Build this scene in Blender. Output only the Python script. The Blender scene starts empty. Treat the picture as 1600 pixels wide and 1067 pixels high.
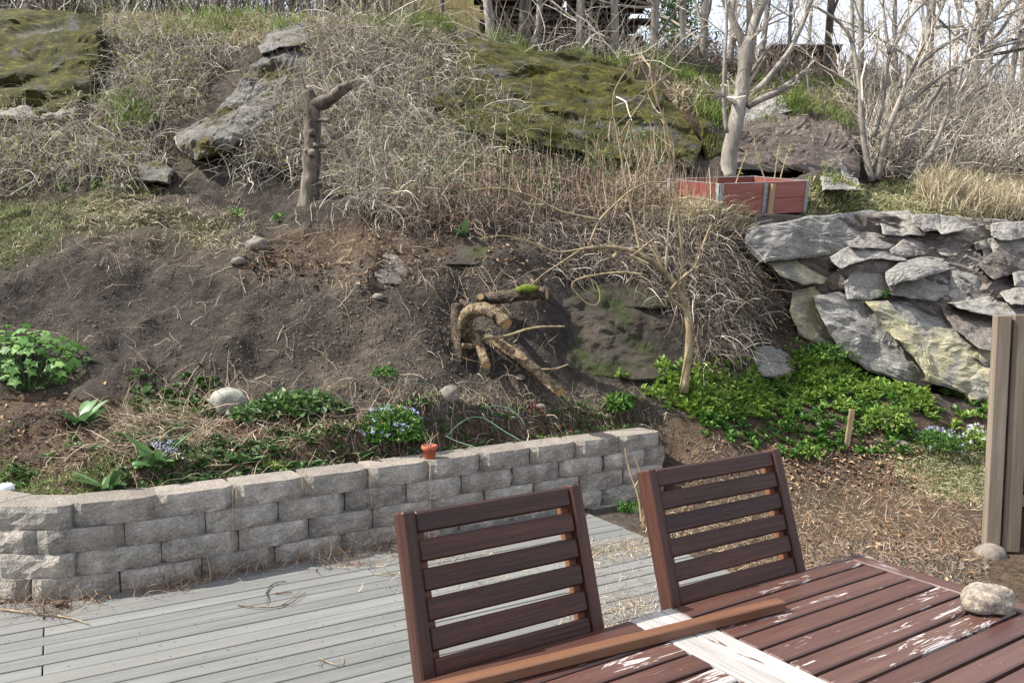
import bpy, math, random
import numpy as np
from mathutils import Vector, Matrix
random.seed(7)
RNG = np.random.default_rng(11)
sc = bpy.context.scene
# ---------------------------------------------------------------- camera, sky, sun, exposure
CAM_Z, FPX, PITCH = 1.63, 1240.0, math.radians(3.6)
cam_d = bpy.data.cameras.new('camera'); cam = bpy.data.objects.new('camera', cam_d)
sc.collection.objects.link(cam); sc.camera = cam
cam.location = (0, 0, CAM_Z); cam.rotation_euler = (math.pi/2 - PITCH, 0, 0)
cam_d.sensor_width = 36; cam_d.lens = 36*FPX/1600; cam_d.clip_start = 0.05; cam_d.clip_end = 500
SUN_DIR = Vector((-0.99, -0.10, 0)).normalized()      # horizontal direction towards the sun
SUN_EL = math.radians(48)
world = bpy.data.worlds.new('World'); sc.world = world; world.use_nodes = True
wn = world.node_tree; bg = wn.nodes['Background']
sky = wn.nodes.new('ShaderNodeTexSky'); sky.sky_type = 'NISHITA'; sky.sun_disc = False
sky.sun_elevation = SUN_EL; sky.sun_rotation = math.atan2(SUN_DIR.x, SUN_DIR.y)
sky.air_density = 1.3; sky.dust_density = 4.5; sky.ozone_density = 1.0
# thin bright cloud over the whole sky
wc = wn.nodes.new('ShaderNodeTexCoord'); wz = wn.nodes.new('ShaderNodeTexNoise'); wz.inputs['Scale'].default_value = 3.5; wz.inputs['Detail'].default_value = 4
wn.links.new(wc.outputs['Generated'], wz.inputs['Vector'])
wr = wn.nodes.new('ShaderNodeMapRange'); wr.inputs[1].default_value = .35; wr.inputs[2].default_value = .65; wr.inputs[3].default_value = .5; wr.inputs[4].default_value = .9
wn.links.new(wz.outputs['Fac'], wr.inputs[0])
wm = wn.nodes.new('ShaderNodeMix'); wm.data_type = 'RGBA'; wn.links.new(wr.outputs[0], wm.inputs[0]); wn.links.new(sky.outputs[0], wm.inputs[6]); wm.inputs[7].default_value = (5.0, 5.25, 5.9, 1)
wn.links.new(wm.outputs[2], bg.inputs[0]); bg.inputs[1].default_value = 0.13
sun_d = bpy.data.lights.new('sun', 'SUN'); sun_d.energy = 5.0; sun_d.angle = math.radians(0.55); sun_d.color = (1.0, 0.95, 0.86)
sun = bpy.data.objects.new('sun', sun_d); sc.collection.objects.link(sun)
sv = Vector((SUN_DIR.x*math.cos(SUN_EL), SUN_DIR.y*math.cos(SUN_EL), math.sin(SUN_EL)))
sun.rotation_euler = sv.to_track_quat('Z', 'Y').to_euler(); sun.location = sv*40
sc.view_settings.view_transform = 'Standard'; sc.view_settings.look = 'None'
sc.view_settings.exposure = 1.0; sc.view_settings.gamma = 1.0; sc.view_settings.use_curve_mapping = False
sc.cycles.max_bounces = 4; sc.cycles.diffuse_bounces = 2; sc.cycles.glossy_bounces = 2; sc.cycles.transparent_max_bounces = 4

# ---------------------------------------------------------------- helpers
def P(px, py, Y):
    """world point at distance Y that the photograph shows at pixel (px, py)"""
    u = (px-800)/FPX; v = (533.5-py)/FPX
    s = Y/(math.cos(PITCH)+v*math.sin(PITCH))
    return np.array([u*s, Y, CAM_Z+s*(v*math.cos(PITCH)-math.sin(PITCH))])
def PA(px, py, Y):
    px, py, Y = np.broadcast_arrays(np.asarray(px, float), np.asarray(py, float), np.asarray(Y, float))
    u = (px-800)/FPX; v = (533.5-py)/FPX
    s = Y/(math.cos(PITCH)+v*math.sin(PITCH))
    return np.stack([u*s, Y, CAM_Z+s*(v*math.cos(PITCH)-math.sin(PITCH))], -1)
def PX(p):
    x, y, z = p[..., 0], p[..., 1], p[..., 2]-CAM_Z
    f = y*math.cos(PITCH)-z*math.sin(PITCH); v = y*math.sin(PITCH)+z*math.cos(PITCH)
    f = np.maximum(f, .05)
    return 800+FPX*x/f, 533.5-FPX*v/f
def lin(h):
    h = h.lstrip('#'); c = [int(h[i:i+2], 16)/255 for i in (0, 2, 4)]
    return tuple(x/12.92 if x <= .04045 else ((x+.055)/1.055)**2.4 for x in c)+(1.0,)
def _hash(i, j, k, s):
    n = (i*374761393 + j*668265263 + k*2147483647 + s*974711) & 0xffffffff
    n = ((n ^ (n >> 13))*1274126177) & 0xffffffff
    n = ((n ^ (n >> 15))*2246822519) & 0xffffffff
    return ((n ^ (n >> 16)) & 0xffff)/65535.0
def vnoise(p, s=0):
    p = np.asarray(p, float); f = np.floor(p); i = f.astype(np.int64); t = p-f; t = t*t*(3-2*t)
    r = 0
    for a in (0, 1):
        for b in (0, 1):
            for c in (0, 1):
                w = (t[..., 0] if a else 1-t[..., 0])*(t[..., 1] if b else 1-t[..., 1])*(t[..., 2] if c else 1-t[..., 2])
                r = r+w*_hash(i[..., 0]+a, i[..., 1]+b, i[..., 2]+c, s)
    return r*2-1
def fbm(p, o=4, s=0):
    r = 0; a = .5; p = np.asarray(p, float)
    for k in range(o):
        r = r+a*vnoise(p, s+k); p = p*2.03+7.1; a *= .5
    return r
def sstep(a, b, x):
    t = np.clip((x-a)/(b-a), 0, 1); return t*t*(3-2*t)
def inpoly(px, py, poly):
    c = np.zeros(np.shape(px), bool); n = len(poly)
    for i in range(n):
        x1, y1 = poly[i]; x2, y2 = poly[(i+1) % n]
        if y1 == y2: continue
        k = ((y1 > py) != (y2 > py)) & (px < (x2-x1)*(py-y1)/(y2-y1)+x1)
        c ^= k
    return c
def link(o): sc.collection.objects.link(o); return o
def tag(o, label=None, cat=None, group=None, kind=None):
    if label: o['label'] = label
    if cat: o['category'] = cat
    if group: o['group'] = group
    if kind: o['kind'] = kind
    return o
def empty(name, loc):
    o = bpy.data.objects.new(name, None); o.location = Vector(loc); o.empty_display_size = .1
    return link(o)
class MB:
    """collects triangles and quads for one mesh"""
    def __init__(s): s.V = []; s.T = []; s.Q = []; s.n = 0; s.G = []; s.tc = 0
    def add(s, V, T=None, Q=None):
        V = np.asarray(V, float).reshape(-1, 3)
        if T is not None and len(T): s.T.append(np.asarray(T, np.int64).reshape(-1, 3)+s.n)
        if Q is not None and len(Q): s.Q.append(np.asarray(Q, np.int64).reshape(-1, 4)+s.n)
        s.V.append(V); s.n += len(V)
    def ngon(s, idx_local, base): s.G.append([i+base for i in idx_local])
    def mesh(s, name, smooth=False, origin=None):
        V = np.concatenate(s.V) if s.V else np.zeros((0, 3))
        if origin is not None: V = V-np.asarray(origin, float)
        T = np.concatenate(s.T) if s.T else np.zeros((0, 3), np.int64)
        Q = np.concatenate(s.Q) if s.Q else np.zeros((0, 4), np.int64)
        m = bpy.data.meshes.new(name)
        li = [T.ravel(), Q.ravel()]+[np.array(g) for g in s.G]
        tot = [np.full(len(T), 3), np.full(len(Q), 4)]+[np.array([len(g)]) for g in s.G]
        li = np.concatenate(li).astype(np.int32); tot = np.concatenate(tot).astype(np.int32)
        st = np.concatenate([[0], np.cumsum(tot)[:-1]]).astype(np.int32) if len(tot) else tot
        m.vertices.add(len(V)); m.vertices.foreach_set('co', V.astype(np.float32).ravel())
        m.loops.add(len(li)); m.loops.foreach_set('vertex_index', li)
        m.polygons.add(len(tot)); m.polygons.foreach_set('loop_start', st); m.polygons.foreach_set('loop_total', tot)
        m.polygons.foreach_set('use_smooth', np.full(len(tot), bool(smooth)))
        m.update(calc_edges=True); m.validate()
        return m
    def build(s, name, mat, parent=None, origin=None, smooth=False):
        o0 = np.zeros(3) if origin is None else np.asarray(origin, float)
        m = s.mesh(name, smooth, o0); m.materials.append(mat)
        o = bpy.data.objects.new(name, m); link(o)
        if parent is not None:
            o.parent = parent; o.location = Vector(o0)-parent_loc(parent)
        else: o.location = Vector(o0)
        return o
def parent_loc(p):
    l = Vector((0, 0, 0))
    while p is not None: l = l+p.location; p = p.parent
    return l
def tubes(mb, Pt, R, S=3):
    """Pt (N,K,3), R (N,K): N tapered tubes"""
    N, K, _ = Pt.shape
    T = np.gradient(Pt, axis=1); T /= np.linalg.norm(T, axis=2, keepdims=True)+1e-9
    ref = RNG.normal(size=(N, 1, 3)); u = np.cross(T, np.broadcast_to(ref, T.shape)); u /= np.linalg.norm(u, axis=2, keepdims=True)+1e-9
    v = np.cross(T, u); a = np.arange(S)*2*math.pi/S
    ring = Pt[:, :, None, :]+R[:, :, None, None]*(np.cos(a)[None, None, :, None]*u[:, :, None, :]+np.sin(a)[None, None, :, None]*v[:, :, None, :])
    idx = np.arange(N*K*S).reshape(N, K, S)
    A = idx[:, :-1, :]; B = np.roll(idx, -1, 2)[:, :-1, :]; C = np.roll(idx, -1, 2)[:, 1:, :]; D = idx[:, 1:, :]
    mb.add(ring.reshape(-1, 3), Q=np.stack([A, B, C, D], -1).reshape(-1, 4))
def smooth_path(pts, n):
    pts = np.asarray(pts, float); d = np.r_[0, np.cumsum(np.linalg.norm(np.diff(pts[:, :3], axis=0), axis=1))]
    t = np.linspace(0, d[-1], n); out = np.stack([np.interp(t, d, pts[:, k]) for k in range(pts.shape[1])], 1)
    for _ in range(2):
        o2 = out.copy(); o2[1:-1] = .25*out[:-2]+.5*out[1:-1]+.25*out[2:]; out = o2
    return out
def tube1(mb, pts, rad, S=8, cap=True, rough=0., seed=0):
    """one tube with parallel transport, rad per point, capped"""
    pts = np.asarray(pts, float); K = len(pts); rad = np.broadcast_to(np.asarray(rad, float), (K,))
    T = np.gradient(pts, axis=0); T /= np.linalg.norm(T, axis=1, keepdims=True)+1e-9
    u = np.cross(T[0], [0.3, 0.9, 0.31] if abs(T[0][1]) < .8 else [1, 0, .1]); u /= np.linalg.norm(u)
    V = []
    for k in range(K):
        u = u-T[k]*np.dot(u, T[k]); u /= np.linalg.norm(u)+1e-9; w = np.cross(T[k], u)
        for j in range(S):
            a = 2*math.pi*j/S; V.append(pts[k]+rad[k]*(math.cos(a)*u+math.sin(a)*w))
    V = np.array(V)
    if rough:
        c = np.repeat(pts, S, 0); n = V-c
        V = c+n*(1+rough*(fbm(V*14, 3, seed)*1.2+.8*fbm(V*45, 2, seed+5)))[:, None]
    i = np.arange(K*S).reshape(K, S)
    Q = np.stack([i[:-1], np.roll(i, -1, 1)[:-1], np.roll(i, -1, 1)[1:], i[1:]], -1).reshape(-1, 4)
    b = mb.n; mb.add(V, Q=Q)
    if cap:
        mb.ngon(list(range(S))[::-1], b); mb.ngon([(K-1)*S+j for j in range(S)], b)
    return V[(K-1)*S:], T[-1]
_bm = {}
def box_mesh(L, W, H, bev=.003):
    """box, long axis x, centred, with chamfered long edges"""
    key = (round(L, 4), round(W, 4), round(H, 4), bev)
    if key in _bm: return _bm[key]
    w, h, b = W/2, H/2, bev
    pr = [(-w+b, -h), (w-b, -h), (w, -h+b), (w, h-b), (w-b, h), (-w+b, h), (-w, h-b), (-w, -h+b)]
    V = []
    for x, s in ((-L/2, .6), (-L/2+b, 1), (L/2-b, 1), (L/2, .6)):
        for (y, z) in pr:
            V.append((x, (y/w)*(w-b*(1-s)*2), (z/h)*(h-b*(1-s)*2)))
    i = np.arange(32).reshape(4, 8)
    Q = np.stack([i[:-1], np.roll(i, -1, 1)[:-1], np.roll(i, -1, 1)[1:], i[1:]], -1).reshape(-1, 4)
    mb = MB(); mb.add(V, Q=Q); mb.ngon(list(range(8))[::-1], 0); mb.ngon(list(range(24, 32)), 0)
    m = mb.mesh('board'); _bm[key] = m
    return m
def board(name, p0, p1, W, H, mat, parent=None, up=(0, 0, 1), bev=.003):
    """a board from p0 to p1 (centre line); W across, H along up"""
    p0 = Vector(p0); p1 = Vector(p1); x = (p1-p0); L = x.length; x.normalize()
    up = Vector(up); y = up.cross(x).normalized(); z = x.cross(y)
    base = box_mesh(L, W, H, bev)
    key = (base.name, mat.name)
    if key not in _bm:
        m = base.copy(); m.materials.clear(); m.materials.append(mat); _bm[key] = m
    o = link(bpy.data.objects.new(name, _bm[key]))
    M = Matrix((x, y, z)).transposed().to_4x4(); M.translation = (p0+p1)/2
    if parent is not None:
        o.parent = parent; M.translation = M.translation-parent_loc(parent)
    o.matrix_basis = M
    return o

# ---------------------------------------------------------------- materials
class NT:
    dmax = 4
    def __init__(s, name, rough=.8, spec=.3):
        s.m = bpy.data.materials.new(name); s.m.use_nodes = True; s.t = s.m.node_tree; s.b = s.t.nodes['Principled BSDF']
        s.b.inputs['Roughness'].default_value = rough; s.b.inputs['Specular IOR Level'].default_value = spec
        s.co = s.t.nodes.new('ShaderNodeTexCoord'); s.obj = s.co.outputs['Object']
    def n(s, k): return s.t.nodes.new(k)
    def l(s, a, b): s.t.links.new(a, b)
    def mapping(s, scale=(1, 1, 1), rnd=False, rot=(0, 0, 0)):
        m = s.n('ShaderNodeMapping'); s.l(s.obj, m.inputs[0]); m.inputs['Scale'].default_value = scale; m.inputs['Rotation'].default_value = rot
        if rnd:
            oi = s.n('ShaderNodeObjectInfo'); mu = s.n('ShaderNodeMath'); mu.operation = 'MULTIPLY'; mu.inputs[1].default_value = 57.0
            s.l(oi.outputs['Random'], mu.inputs[0]); cx = s.n('ShaderNodeCombineXYZ')
            for i in range(3): s.l(mu.outputs[0], cx.inputs[i])
            s.l(cx.outputs[0], m.inputs['Location'])
        return m.outputs[0]
    def noise(s, vec=None, scale=5, detail=5, rough=.6, dist=0):
        k = s.n('ShaderNodeTexNoise'); s.l(vec or s.obj, k.inputs['Vector'])
        for a, b in (('Scale', scale), ('Detail', detail), ('Roughness', rough), ('Distortion', dist)): k.inputs[a].default_value = min(b, s.dmax) if a == 'Detail' else b
        return k.outputs['Fac']
    def voro(s, vec=None, scale=5, feat='F1'):
        k = s.n('ShaderNodeTexVoronoi'); k.feature = feat; s.l(vec or s.obj, k.inputs['Vector']); k.inputs['Scale'].default_value = scale
        return k.outputs['Distance']
    def ramp(s, fac, stops, interp='LINEAR'):
        r = s.n('ShaderNodeValToRGB'); r.color_ramp.interpolation = interp; e = r.color_ramp.elements
        while len(e) < len(stops): e.new(.5)
        for x, (p, c) in zip(e, stops):
            x.position = p; x.color = lin(c) if isinstance(c, str) else ((c, c, c, 1) if not isinstance(c, tuple) else c)
        s.l(fac, r.inputs[0]); return r.outputs[0]
    def mix(s, fac, a, b, mode='MIX'):
        k = s.n('ShaderNodeMix'); k.data_type = 'RGBA'; k.blend_type = mode
        if isinstance(fac, (int, float)): k.inputs[0].default_value = fac
        else: s.l(fac, k.inputs[0])
        for v, i in ((a, 6), (b, 7)):
            if isinstance(v, str): k.inputs[i].default_value = lin(v)
            elif isinstance(v, tuple): k.inputs[i].default_value = v
            else: s.l(v, k.inputs[i])
        return k.outputs[2]
    def math(s, op, a, b=0.5):
        k = s.n('ShaderNodeMath'); k.operation = op
        for v, i in ((a, 0), (b, 1)):
            if isinstance(v, (int, float)): k.inputs[i].default_value = v
            else: s.l(v, k.inputs[i])
        return k.outputs[0]
    def rnd(s): return s.n('ShaderNodeObjectInfo').outputs['Random']
    def island(s): return s.n('ShaderNodeNewGeometry').outputs['Random Per Island']
    def attr(s, name):
        a = s.n('ShaderNodeAttribute'); a.attribute_name = name; return a
    def sep(s, c):
        k = s.n('ShaderNodeSeparateColor'); s.l(c, k.inputs[0]); return k.outputs
    def normz(s):
        g = s.n('ShaderNodeNewGeometry'); k = s.n('ShaderNodeSeparateXYZ'); s.l(g.outputs['Normal'], k.inputs[0]); return k.outputs[2]
    def col(s, c): s.l(c, s.b.inputs['Base Color']) if not isinstance(c, str) else setattr(s.b.inputs['Base Color'], 'default_value', lin(c))
    def bump(s, h, strength=.5, dist=.01, prev=None):
        k = s.n('ShaderNodeBump'); k.inputs['Strength'].default_value = strength; k.inputs['Distance'].default_value = dist
        s.l(h, k.inputs['Height'])
        if prev is not None: s.l(prev, k.inputs['Normal'])
        s.l(k.outputs[0], s.b.inputs['Normal']); return k.outputs[0]
    def rough(s, v):
        s.l(v, s.b.inputs['Roughness'])
    def sheen_trans(s, w, c):
        """thin leaves let some light through"""
        tr = s.n('ShaderNodeBsdfTranslucent'); 
        if isinstance(c, str): tr.inputs[0].default_value = lin(c)
        else: s.l(c, tr.inputs[0])
        mx = s.n('ShaderNodeMixShader'); mx.inputs[0].default_value = w
        s.l(s.b.outputs[0], mx.inputs[1]); s.l(tr.outputs[0], mx.inputs[2])
        s.l(mx.outputs[0], s.t.nodes['Material Output'].inputs[0])
M = {}
def rock_mat(name, cols, lichen=None, lich_amt=.5, moss=0., strata=True, moss_cols=('#20240f', '#4c4b1a', '#857f2e')):
    k = NT(name, .85, .25); k.dmax = 7
    big = k.noise(k.mapping((1, 1, 1), True), 1.6, 6, .62, .6)
    c = k.ramp(big, [(.25, cols[0]), (.45, cols[1]), (.6, cols[2]), (.78, cols[3])])
    st = k.noise(k.mapping((2.0, 2.0, 6.5), True, rot=(.15, .45, 0)), 2.2, 7, .7, .8)
    if strata: c = k.mix(.55, c, k.ramp(st, [(.3, '#4a4846'), (.5, '#888888'), (.7, '#d0cecb')]), 'OVERLAY')
    fine = k.noise(k.mapping((1, 1, 1), True), 38, 6, .7)
    c = k.mix(.5, c, k.ramp(fine, [(.3, '#4a4a4a'), (.7, '#bdbdbd')]), 'OVERLAY')
    if not moss:
        wv = k.n('ShaderNodeMapping'); k.l(k.obj, wv.inputs[0]); wv.inputs['Scale'].default_value = (1, 1, 2.4); wv.inputs['Rotation'].default_value = (.1, .3, .2)
        dn = k.n('ShaderNodeTexNoise'); k.l(k.obj, dn.inputs[0]); dn.inputs['Scale'].default_value = 4; ad = k.n('ShaderNodeMix'); ad.data_type = 'VECTOR'; ad.inputs[0].default_value = .22; k.l(wv.outputs[0], ad.inputs[4]); k.l(dn.outputs['Color'], ad.inputs[5])
        vd = k.voro(ad.outputs[1], 2.6, 'DISTANCE_TO_EDGE'); crk = k.ramp(vd, [(.0, 0.), (.035, 1.)])
        c = k.mix(crk, k.mix(.16, c, '#2b2826'), c)
    if lichen:
        ln = k.noise(k.mapping((1, 1, 1), True), 3.2, 7, .68, .4)
        c = k.mix(k.ramp(ln, [(1-lich_amt-.12, 0.0), (1-lich_amt+.06, 1.0)]), c, k.mix(k.ramp(fine, [(.35, 0.), (.65, 1.)]), lichen[0], lichen[1]))
        sp = k.noise(k.mapping((1, 1, 1), True), 17, 4, .6)
        c = k.mix(k.ramp(sp, [(.62, 0.), (.68, .7)]), c, '#a9aaa0')
    if moss:
        mn = k.noise(k.mapping((1, 1, 1), True), 2.3, 8, .7, .3)
        f = k.ramp(mn, [(1-moss-.07, 0.), (1-moss+.05, 1.)])
        mc = k.ramp(k.noise(k.mapping((1, 1, 1.5), True), 6, 8, .75, .3), [(.3, moss_cols[0]), (.52, moss_cols[1]), (.72, moss_cols[2])])
        c = k.mix(f, c, mc)
    k.col(c)
    h = k.math('ADD', k.math('MULTIPLY', st, 1.2), k.math('MULTIPLY', fine, .35))
    if not moss: h = k.math('ADD', h, k.math('MULTIPLY', crk, .12))
    b = k.bump(h, 1., .035 if not moss else .008)
    if moss: k.bump(k.noise(None, 22, 7, .8), 1., .10, b)
    M[name] = k.m
rock_mat('rock_gray', ['#8a8681', '#a9a6a0', '#bbb7b0', '#ccc9c2'], ('#9c9989', '#a8aca4'), .30)
rock_mat('rock_pink', ['#86807b', '#a59e98', '#b8b1aa', '#c8c4be'], ('#9c9c92', '#929383'), .32)
rock_mat('rock_yellow', ['#817e78', '#9f9c93', '#b2aea3', '#c3c0b6'], ('#9e956f', '#b3ad90'), .46)
rock_mat('rock_brown', ['#635b56', '#7e756f', '#918881', '#a39b92'], ('#807e6c', '#929182'), .3)
rock_mat('rock_dark', ['#4d4542', '#655a55', '#776b64', '#8a7f76'], ('#6c6a5a', '#7f7d70'), .3)
rock_mat('rock_moss', ['#5a5857', '#7d7a79', '#938e8c', '#a29e9a'], None, 0, .58)
rock_mat('rock_moss_light', ['#83807d', '#a7a4a0', '#bab6b2', '#cac6c2'], None, 0, .44, moss_cols=('#3a3414', '#5b5120', '#7b6e32'))
rock_mat('rock_green', ['#453f39', '#5a524b', '#6d645b', '#80776c'], None, 0, .46, False, ('#343a20', '#4a5230', '#5f6840'))

def simple(name, stops, scale=6, detail=5, rough=.8, bump=(.4, .01, 30), island=.0, mp=(1, 1, 1), spec=.3, trans=0, objrnd=0.):
    k = NT(name, rough, spec)
    v = k.mapping(mp, True)
    f = k.noise(v, scale, detail, .65)
    if island: f = k.math('ADD', k.math('MULTIPLY', f, 1-island), k.math('MULTIPLY', k.island(), island))
    if objrnd: f = k.math('ADD', k.math('MULTIPLY', f, 1-objrnd), k.math('MULTIPLY', k.rnd(), objrnd))
    c = k.ramp(f, stops); k.col(c)
    if bump: k.bump(k.noise(v, bump[2], 5, .65), bump[0], bump[1])
    if trans: k.sheen_trans(trans, c)
    M[name] = k.m; return k
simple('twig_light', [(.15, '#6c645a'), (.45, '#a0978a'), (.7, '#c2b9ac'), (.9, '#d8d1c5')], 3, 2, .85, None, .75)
simple('twig_dark', [(.15, '#2e2723'), (.45, '#524840'), (.7, '#74695f'), (.9, '#948a7e')], 3, 2, .85, None, .75)  # dark stems, deepened in colour to suggest shaded gaps in the bramble
simple('twig_tan', [(.15, '#665849'), (.45, '#8d7c66'), (.7, '#ad9d85'), (.9, '#c6b8a0')], 3, 2, .85, None, .75)
simple('grass_green', [(.1, '#41502a'), (.4, '#5a6b38'), (.65, '#7b8650'), (.9, '#a0a076')], 2, 2, .7, None, .7, trans=.3)
simple('grass_bright', [(.1, '#4a5c30'), (.45, '#62783a'), (.75, '#83934f'), (.95, '#a3a671')], 2, 2, .7, None, .7, trans=.3)
simple('grass_dry', [(.1, '#837860'), (.4, '#a0957a'), (.7, '#bbb095'), (.95, '#d0c7b0')], 2, 2, .8, None, .75, trans=.2)
simple('leaf_green', [(.1, '#2c4a1c'), (.4, '#3f6826'), (.7, '#5a8434'), (.95, '#7ba04c')], 8, 3, .5, None, .7, trans=.28, spec=.4)
simple('leaf_bright', [(.1, '#4f702a'), (.4, '#6b8c38'), (.7, '#8aa34c'), (.95, '#aebb72')], 8, 3, .55, None, .7, trans=.3, spec=.4)
simple('leaf_dark', [(.1, '#2a401f'), (.4, '#3c5a2b'), (.7, '#54733c'), (.95, '#7d9060')], 8, 3, .5, None, .7, trans=.22, spec=.4)
simple('leaf_shrub', [(.1, '#3b5f2b'), (.4, '#547d38'), (.7, '#6d964c'), (.95, '#9ab56e')], 14, 4, .5, (.3, .004, 60), 0., trans=.25, spec=.4, objrnd=.65)
simple('leaf_tulip', [(.2, '#42663c'), (.5, '#577c4c'), (.8, '#7c9a68')], 3, 3, .42, None, 0, (1, 1, 1), .5, .2, objrnd=.4)
simple('bud_green', [(.1, '#6d7a38'), (.5, '#8b9450'), (.9, '#a9ac70')], 3, 2, .7, None, .7, trans=.3)
simple('dead_leaf', [(.05, '#3d2a20'), (.35, '#5e4433'), (.6, '#7c6149'), (.85, '#9d876d')], 4, 2, .8, None, .8)
simple('straw', [(.05, '#62513f'), (.35, '#877660'), (.65, '#a99983'), (.9, '#c5b7a2')], 4, 2, .8, None, .8)
simple('straw_red', [(.05, '#4d382b'), (.35, '#6f5643'), (.65, '#917a63'), (.9, '#b09c86')], 4, 2, .8, None, .8)
simple('clod', [(.1, '#38322d'), (.45, '#4f4740'), (.75, '#6a6057'), (.95, '#857a6e')], 20, 4, .95, (.6, .01, 60), .5)
simple('petal_blue', [(.1, '#8a8cc0'), (.5, '#a9abd2'), (.9, '#d5d7e8')], 3, 2, .6, None, .8, trans=.3)
simple('petal_white', [(.1, '#cfd0d8'), (.9, '#f0f0f2')], 3, 2, .6, None, .8, trans=.3)
simple('leaf_red', [(.1, '#421c1b'), (.5, '#612a27'), (.9, '#7d4238')], 3, 2, .6, None, .7)
simple('bark_gray', [(.25, '#2b2623'), (.45, '#4f4841'), (.62, '#726a60'), (.8, '#918a7f')], 9, 7, .9, (1., .02, 26), 0, (1, 1, .28))
simple('bark_bg', [(.2, '#4d4741'), (.45, '#77716a'), (.65, '#99938a'), (.85, '#b5afa6')], 7, 6, .9, (.8, .02, 20), 0, (1, 1, .35))
simple('bark_tan', [(.25, '#54483a'), (.45, '#7b6d54'), (.6, '#94866a'), (.8, '#aca084')], 20, 6, .8, (.7, .006, 40), 0, (1, 1, .4))
simple('bark_log', [(.28, '#2e2620'), (.44, '#574938'), (.56, '#7d6e56'), (.74, '#a0947a')], 24, 7, .9, (1., .03, 38), 0)
simple('bark_log_dark', [(.28, '#221c18'), (.45, '#40362e'), (.6, '#5b4f43'), (.8, '#786a59')], 24, 7, .9, (1., .03, 38), 0)
simple('moss', [(.2, '#3c4a16'), (.5, '#5c6e22'), (.8, '#849235')], 22, 6, .95, (.9, .02, 70), 0)
k = NT('cut_wood', .75)
rg = k.n('ShaderNodeTexWave'); rg.wave_type = 'RINGS'; rg.rings_direction = 'Z'; k.l(k.obj, rg.inputs[0]); rg.inputs['Scale'].default_value = 42; rg.inputs['Distortion'].default_value = 2.5
k.col(k.mix(k.noise(None, 20, 4), k.ramp(rg.outputs[0], [(.2, '#8f7248'), (.8, '#b0956a')]), '#9c8258')); M['cut_wood'] = k.m
simple('stone_pale', [(.25, '#5e5d56'), (.45, '#7b7972'), (.6, '#908e85'), (.8, '#aba89f')], 9, 8, .85, (.7, .006, 60), 0)
simple('stone', [(.25, '#443f39'), (.45, '#625c55'), (.6, '#777169'), (.8, '#8d877e')], 9, 8, .85, (.7, .006, 60), 0)
k = NT('granite', .8)
g1 = k.noise(None, 60, 5, .75); g2 = k.noise(None, 9, 5, .6)
k.col(k.mix(.7, k.ramp(g2, [(.3, '#8a8074'), (.6, '#aaa196'), (.8, '#b8b0a6')]), k.ramp(g1, [(.34, '#262422'), (.5, '#808080'), (.66, '#d9d4cc')]), 'OVERLAY')); k.bump(g1, .8, .006); M['granite'] = k.m
# split-face concrete
k = NT('concrete_block', .92, .2)
v = k.mapping((1, 1, 1), True); a = k.noise(v, 7, 7, .7); b = k.noise(v, 75, 5, .75); d = k.noise(v, 2.2, 4, .6)
c = k.ramp(a, [(.25, '#857f77'), (.46, '#aaa49b'), (.6, '#beb8af'), (.78, '#d6d1c9')])
c = k.mix(.55, c, k.ramp(b, [(.3, '#454341'), (.5, '#808080'), (.72, '#c9c8c6')]), 'OVERLAY')
c = k.mix(k.ramp(d, [(.55, 0.), (.78, .4)]), c, '#857b70')
nz = k.normz(); c = k.mix(k.math('MULTIPLY', k.ramp(nz, [(.6, 0.), (.95, .6)]), 1.0), c, k.mix(k.noise(v, 5, 6, .7), '#6b635b', '#8a8178'))
hv = k.n('ShaderNodeHueSaturation'); k.l(c, hv.inputs['Color']); k.l(k.math('ADD', k.math('MULTIPLY', k.rnd(), .32), .84), hv.inputs['Value']); c = hv.outputs[0]
k.col(c); k.bump(k.math('ADD', k.noise(v, 26, 7, .72), k.math('MULTIPLY', b, .4)), 1., .026); M['concrete_block'] = k.m

def wood(name, stops, grain=(1.5, 34, 34), rough=.6, spec=.35, flakes=None, knots=True, objrnd=.25, bump=.35, streak=None):
    k = NT(name, rough, spec)
    v = k.mapping(grain, True); g = k.noise(v, 2.2, 7, .68, .8)
    w = k.noise(k.mapping((.7, 7, 7), True), 1.3, 4, .6, .5)
    f = k.math('ADD', k.math('MULTIPLY', g, .55), k.math('MULTIPLY', w, .45))
    f = k.math('ADD', k.math('MULTIPLY', f, 1-objrnd), k.math('MULTIPLY', k.rnd(), objrnd))
    c = k.ramp(f, stops)
    if flakes:
        amt, colr = flakes
        fl = k.noise(k.mapping((3.2, 26, 26), True), 1.5, 8, .74, 1.2)
        big = k.noise(k.mapping((1.6, 4, 4), True), 1.4, 3, .5)
        s = k.math('ADD', k.math('MULTIPLY', fl, .62), k.math('MULTIPLY', big, .38))
        s = k.math('ADD', s, k.math('MULTIPLY', k.rnd(), .05))
        fm = k.ramp(s, [(1-amt-.012, 0.), (1-amt+.012, 1.)])
        c = k.mix(fm, c, colr)
        k.rough(k.math('ADD', k.math('MULTIPLY', fm, .25), rough))
    if streak: c = k.mix(k.ramp(k.noise(k.mapping((.5, 3, 3), True), 1.5, 6, .7), [(.48, 0.), (.68, .7)]), c, streak)
    k.col(c); k.bump(g, bump, .003)
    M[name] = k.m
wood('deck_wood', [(.25, '#4e4f4e'), (.45, '#616261'), (.6, '#6f706e'), (.8, '#7d7d7a')], (.9, 20, 20), .75, .3, streak='#696763', objrnd=.14)
wood('chair_wood', [(.3, '#190e0b'), (.45, '#331d16'), (.56, '#44281f'), (.72, '#5b3c31')], (1.2, 38, 38), .45, .4, bump=.7, objrnd=.06)
wood('chair_batten', [(.2, '#4d2f20'), (.5, '#6b442f'), (.8, '#835840')], (1.2, 38, 38), .55)
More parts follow.
